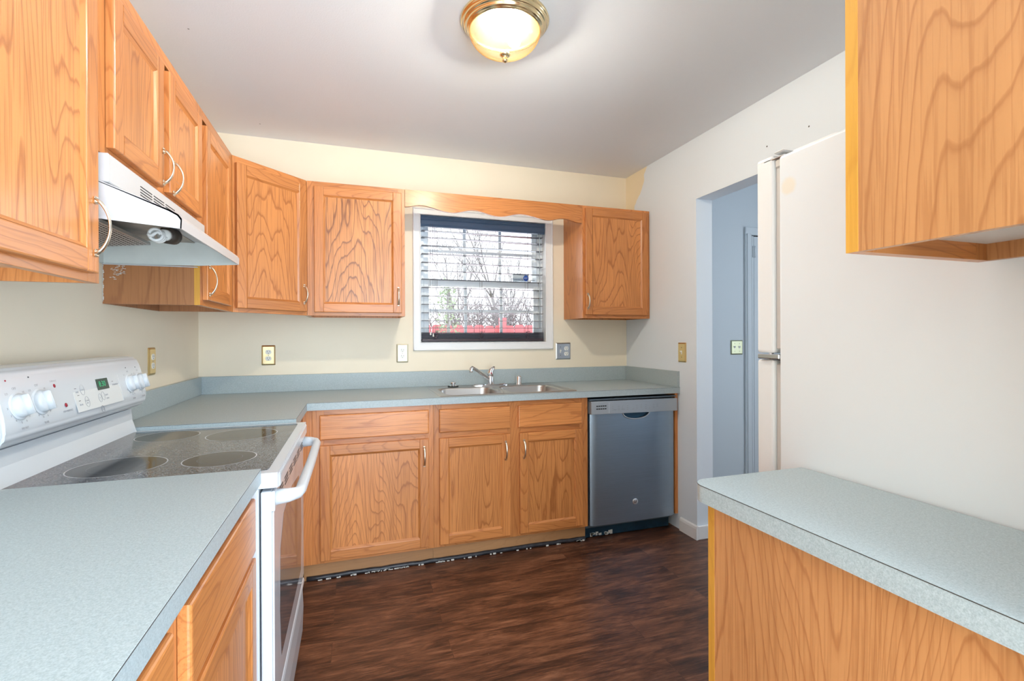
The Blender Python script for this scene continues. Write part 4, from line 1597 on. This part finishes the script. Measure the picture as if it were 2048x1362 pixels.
# ------------------------------------------------------------------ wall plates
def plate(label, loc, rz, w, h, pm, items, name='outlet', cat='outlet'):
    """items: (kind, dx) with kind 'duplex' or 'switch'; local front is -y"""
    t = thing(name, label, cat, loc, rz)
    b = MB()
    e = .008
    t_ = bmesh.new()
    ro = rrect(-w/2, w/2, -h/2, h/2, .004, 2)
    ri = rrect(-w/2+e, w/2-e, -h/2+e, h/2-e, .003, 2)
    A = [t_.verts.new((x, 0, z)) for x, z in ro]
    B = [t_.verts.new((x, -.002, z)) for x, z in ro]
    C_ = [t_.verts.new((x, -.0065, z)) for x, z in ri]
    n = len(A)
    for P_, Q_ in ((A, B), (B, C_)):
        for i in range(n):
            t_.faces.new((P_[i], P_[(i+1) % n], Q_[(i+1) % n], Q_[i]))
    t_.faces.new(C_)
    t_.faces.new(A)
    bmesh.ops.recalc_face_normals(t_, faces=t_.faces)
    b.add(t_, pm)
    b.build('cover_plate', t)
    for kind, dx in items:
        if kind == 'duplex':
            for dz in (-.0195, .0195):
                b = MB()
                pts = []
                for i in range(24):
                    a = 2*PI*i/24
                    pts.append((dx+.017*math.cos(a), dz+max(-.0135, min(.0135, .017*math.sin(a)))))
                b.prism(pts, -.0085, -.004, IVORY, 'xz', .0006)
                b.box(dx-.0075, dx-.0055, -.0088, -.008, dz-.001, dz+.0075, DARKT).box(dx+.0055, dx+.0075, -.0088, -.008, dz-.0005, dz+.0065, DARKT)
                b.tube([(dx, -.0088, dz-.0075), (dx, -.008, dz-.0075)], .0024, DARKT, n=10)
                b.build('receptacle', t, 'white receptacle')
            b = MB(); b.tube([(dx, -.0072, 0), (dx, -.006, 0)], .003, GREYT, n=10)
            b.build('screw', t)
        else:
            b = MB()
            b.box(dx-.0055, dx+.0055, -.0072, -.0060, -.012, .012, IVORY, .0005)
            b.prism([(-.006, -.004), (-.018, .004), (-.017, .011), (-.006, .005)], dx-.004, dx+.004, IVORY, 'yz', .001)
            b.build('toggle', t, 'white toggle switch')
            for dz in (-.030, .030):
                b = MB(); b.tube([(dx, -.0072, dz), (dx, -.006, dz)], .0025, DARKT, n=10)
                b.build('screw', t)
    return t


PALEBR = plain('pale_brass_plate', (.66, .61, .46), .42, .7)
OLIVE = plain('olive_brass_plate', (.36, .37, .25), .35, .8)
plate('polished brass duplex outlet on the left wall above the corner worktop', (.001, -.693, 1.139), PI/2, .078, .122, BRASSD, [('duplex', 0)])
plate('polished brass duplex outlet on the back wall under the wall cabinets', (.368, -.001, 1.136), 0, .076, .120, BRASS, [('duplex', 0)])
plate('pale brass duplex outlet just left of the window casing', (1.161, -.001, 1.137), 0, .076, .122, PALEBR, [('duplex', 0)])
plate('steel double plate with a switch and an outlet, right of the window', (2.312, -.001, 1.136), 0, .118, .122, STPLATE, [('switch', -.023), ('duplex', .023)], 'switch_plate', 'switch')
plate('brass single switch plate on the right wall beside the doorway', (W-.001, -.660, 1.138), -PI/2, .078, .124, BRASSD, [('switch', 0)], 'switch_plate', 'switch')
plate('dull brass double switch plate on the hall wall seen through the doorway', (3.702, -.201, 1.152), 0, .116, .112, OLIVE, [('switch', -.023), ('switch', .023)], 'switch_plate', 'switch')

# ------------------------------------------------------------------ ceiling light
lx, ly = 1.412, -1.470
cl = thing('ceiling_light', 'round flush ceiling light with ribbed glass bowl and stepped brass rim', 'ceiling light', (lx, ly, CH))
b = MB()
b.lathe([(0, 0), (.168, 0), (.170, -.006), (.166, -.012), (.160, -.014), (.160, -.019), (.155, -.024), (.149, -.026), (.149, -.031), (.144, -.036), (.139, -.038), (.137, -.043), (.133, -.043), (.131, -.030)], BRASS, n=96)
b.lathe([(.131, -.030), (0, -.028)], plain('inner_pan', (.008, .006, .003), .6), n=96)
b.build('brass_rim', cl)
b = MB()
prof = [(.134*math.cos(a), -.040-.090*math.sin(a)) for a in [PI/2*i/18 for i in range(18)]]
prof = prof+[(.010, -.130)]
t_ = bmesh.new()
b.lathe(prof, DOME, n=180, ribs=1, ramp_=.020)
sh = b.build('glass_shade', cl, 'ribbed glass bowl glowing warm')
b = MB()
b.lathe([(0, -.127), (.019, -.127), (.020, -.131), (.016, -.135), (.010, -.139), (.009, -.143), (.010, -.146), (.0105, -.151), (.008, -.156), (.004, -.159), (0, -.160)], BRASS, n=32)
b.build('finial', cl, 'brass finial')
for dx, dy in ((.045, .02), (-.045, -.02)):
    b = MB(Matrix.Translation((dx, dy, -.058)))
    b.lathe([(0, .028), (.010, .026), (.022, .012), (.026, 0), (.022, -.012), (.012, -.020), (0, -.022)], BULBON, n=24)
    b.build('bulb', cl, 'lit bulb')
for i, (dx, dy) in enumerate(((.045, .02), (-.045, -.02))):
    l = bpy.data.lights.new('ceiling_bulb_light', 'POINT')
    l.energy = 15
    l.color = (1.0, 0.965, 0.925)
    l.shadow_soft_size = .018
    o = bpy.data.objects.new('ceiling_bulb_light', l)
    COL.objects.link(o)
    o.location = (lx+dx, ly+dy, CH-.056)

# ------------------------------------------------------------------ outdoors
GRASS = plain('winter_lawn', (.22, .20, .12), .9, noise=.3, nscale=3)
b = MB(); b.box(-14, 22, .14, 40, -.5, -.42, GRASS)
struct(b.build('ground'))
REDF = plain('red_stained_fence_wood', (.66, .20, .22), .8, noise=.15, nscale=6)
fe = thing('fence', 'red wooden picket fence in the yard beyond the sink window', 'fence', (0, 3.3, -.42))
def picket():
    b = MB(); b.prism([(-.0700, 0), (.0700, 0), (.0700, 1.79), (.045, 1.825), (-.045, 1.825), (-.0700, 1.79)], -.009, .009, REDF, 'xz')
    return b
p0 = picket().build('picket', fe)
xs = [.6+.148*i for i in range(34)]
p0.location = (xs[0], 0, 0)
for x in xs[1:]:
    p = p0.copy(); COL.objects.link(p); p.location = (x+random.uniform(-.002, .002), 0, random.uniform(-.012, .012))
for x in (1.0, 2.85, 5.0):
    b = MB(); b.box(x-.045, x+.045, -.10, -.01, 0, 1.93, REDF, .004)
    b.build('post', fe)
b = MB(); b.box(.5, 5.6, .01, .05, 1.45, 1.54, REDF).box(.5, 5.6, .01, .05, .3, .39, REDF)
b.build('rail', fe)

BARK = plain('grey_brown_bark', (.30, .28, .28), .9)
LEAF = plain('pale_green_foliage', (.38, .47, .32), .8, noise=.3, nscale=8)


def branch(b, p, d, L, r, depth, maxd, bend=.25):
    pts, rad = [Vector(p)], [r]
    n = 5
    q = Vector(p)
    dd = Vector(d).normalized()
    for i in range(n):
        dd = (dd+Vector((random.uniform(-bend, bend), random.uniform(-bend, bend), random.uniform(-bend*.6, bend))) * .45).normalized()
        q = q+dd*L/n
        pts.append(q.copy())
        rad.append(max(.003, r*(1-.6*(i+1)/n)))
    b.tube(pts, rad, BARK, n=5 if depth else 9)
    if depth < maxd:
        for k in range(4 if depth else 6):
            i = random.randint(1 if depth else 2, n)
            nd = (dd+Vector((random.uniform(-1, 1), random.uniform(-.8, .8), random.uniform(-.2, .9)))*.85).normalized()
            branch(b, pts[i], nd, L*random.uniform(.5, .75), rad[i]*.6, depth+1, maxd, bend)


random.seed(21)
b = MB()
branch(b, (2.7, 6.2, -.42), (.12, 0, 1), 2.1, .075, 0, 4)
tag(b.build('bare_tree', at=(2.7, 6.2, -.42)), 'leafless tree with spreading branches behind the red fence', 'tree')
b = MB()
branch(b, (4.8, 8.0, -.42), (-.35, 0, 1), 2.7, .09, 0, 4)
tag(b.build('bare_tree', at=(4.8, 8.0, -.42)), 'leafless tree with long slanting branches at the right of the window view', 'tree')
random.seed(5)
b = MB()
for k in range(210):
    x = random.uniform(2.2, 4.6); y = random.uniform(4.0, 5.2)
    q = Vector((x, y, -.42)); pts = [q.copy()]; dd = Vector((random.uniform(-.25, .25), 0, 1))
    for i in range(7):
        dd = (dd+Vector((random.uniform(-.35, .35), random.uniform(-.2, .2), random.uniform(-.05, .1)))).normalized()
        q = q+dd*random.uniform(.28, .42); pts.append(q.copy())
    b.tube(pts, [.010]*5+[.008, .006, .005], BARK, n=4)
    for i in range(2, 7):
        e = pts[i]+Vector((random.uniform(-.35, .35), random.uniform(-.1, .1), random.uniform(.05, .35)))
        b.tube([pts[i], (pts[i]+e)/2+Vector((.03, 0, 0)), e], [.007, .005, .004], BARK, n=4)
o = tag(b.build('brush_thicket', at=(4.2, 4.5, -.42)), 'tangle of bare twigs standing behind the red fence', 'shrubs')
o['kind'] = 'stuff'


def evergreen(name, label, x, y, h, r, n, seed):
    random.seed(seed)
    t = thing(name, label, 'tree', (x, y, -.42))
    b = MB(); b.tube([(0, 0, 0), (.02, 0, h*.5), (0, 0, h*.95)], [.05, .035, .01], BARK, n=8)
    b.build('trunk', t)
    b = MB()
    bm_ = b.bm
    b.mi(LEAF)
    for k in range(n):
        z = h*(.12+.88*random.random()**1.1)
        rr = r*(1-z/h*.75)*math.sqrt(random.random())
        a = random.uniform(0, 2*PI)
        c = Vector((rr*math.cos(a), rr*math.sin(a), z))
        q = Quaternion(Vector((random.uniform(-1, 1), random.uniform(-1, 1), random.uniform(-1, 1))).normalized(), random.uniform(0, 6))
        s = random.uniform(.012, .028)
        vs = [bm_.verts.new(c+q @ Vector(v)) for v in ((-s*.45, 0, 0), (0, -s*1.2, .004), (s*.45, 0, 0), (0, s*1.2, .004))]
        bm_.faces.new(vs)
    b.build('foliage', t)


evergreen('evergreen_tree', 'pale green leafy shrub at the left of the window view', 1.93, 2.5, 2.35, .36, 1300, 3)
evergreen('evergreen_tree', 'loose green tree far behind the fence at the left of the window view', 2.15, 7.5, 3.6, .9, 2600, 4)

# look-alike things share a group
for o in bpy.data.objects:
    if o.parent or 'category' not in o or 'group' in o:
        continue
    n = o.name.split('.')[0]
    g = {'wall_cabinet': 'oak wall cabinets', 'corner_wall_cabinet': 'oak wall cabinets', 'base_cabinet': 'oak base cabinets', 'sink_base_cabinet': 'oak base cabinets',
         'corner_base_cabinet': 'oak base cabinets', 'worktop': 'blue-grey laminate worktops', 'outlet': 'duplex outlets on the kitchen walls',
         'switch_plate': 'switch plates', 'bare_tree': 'leafless trees outside', 'evergreen_tree': 'green shrubs and trees outside'}.get(n)
    if g:
        o['group'] = g
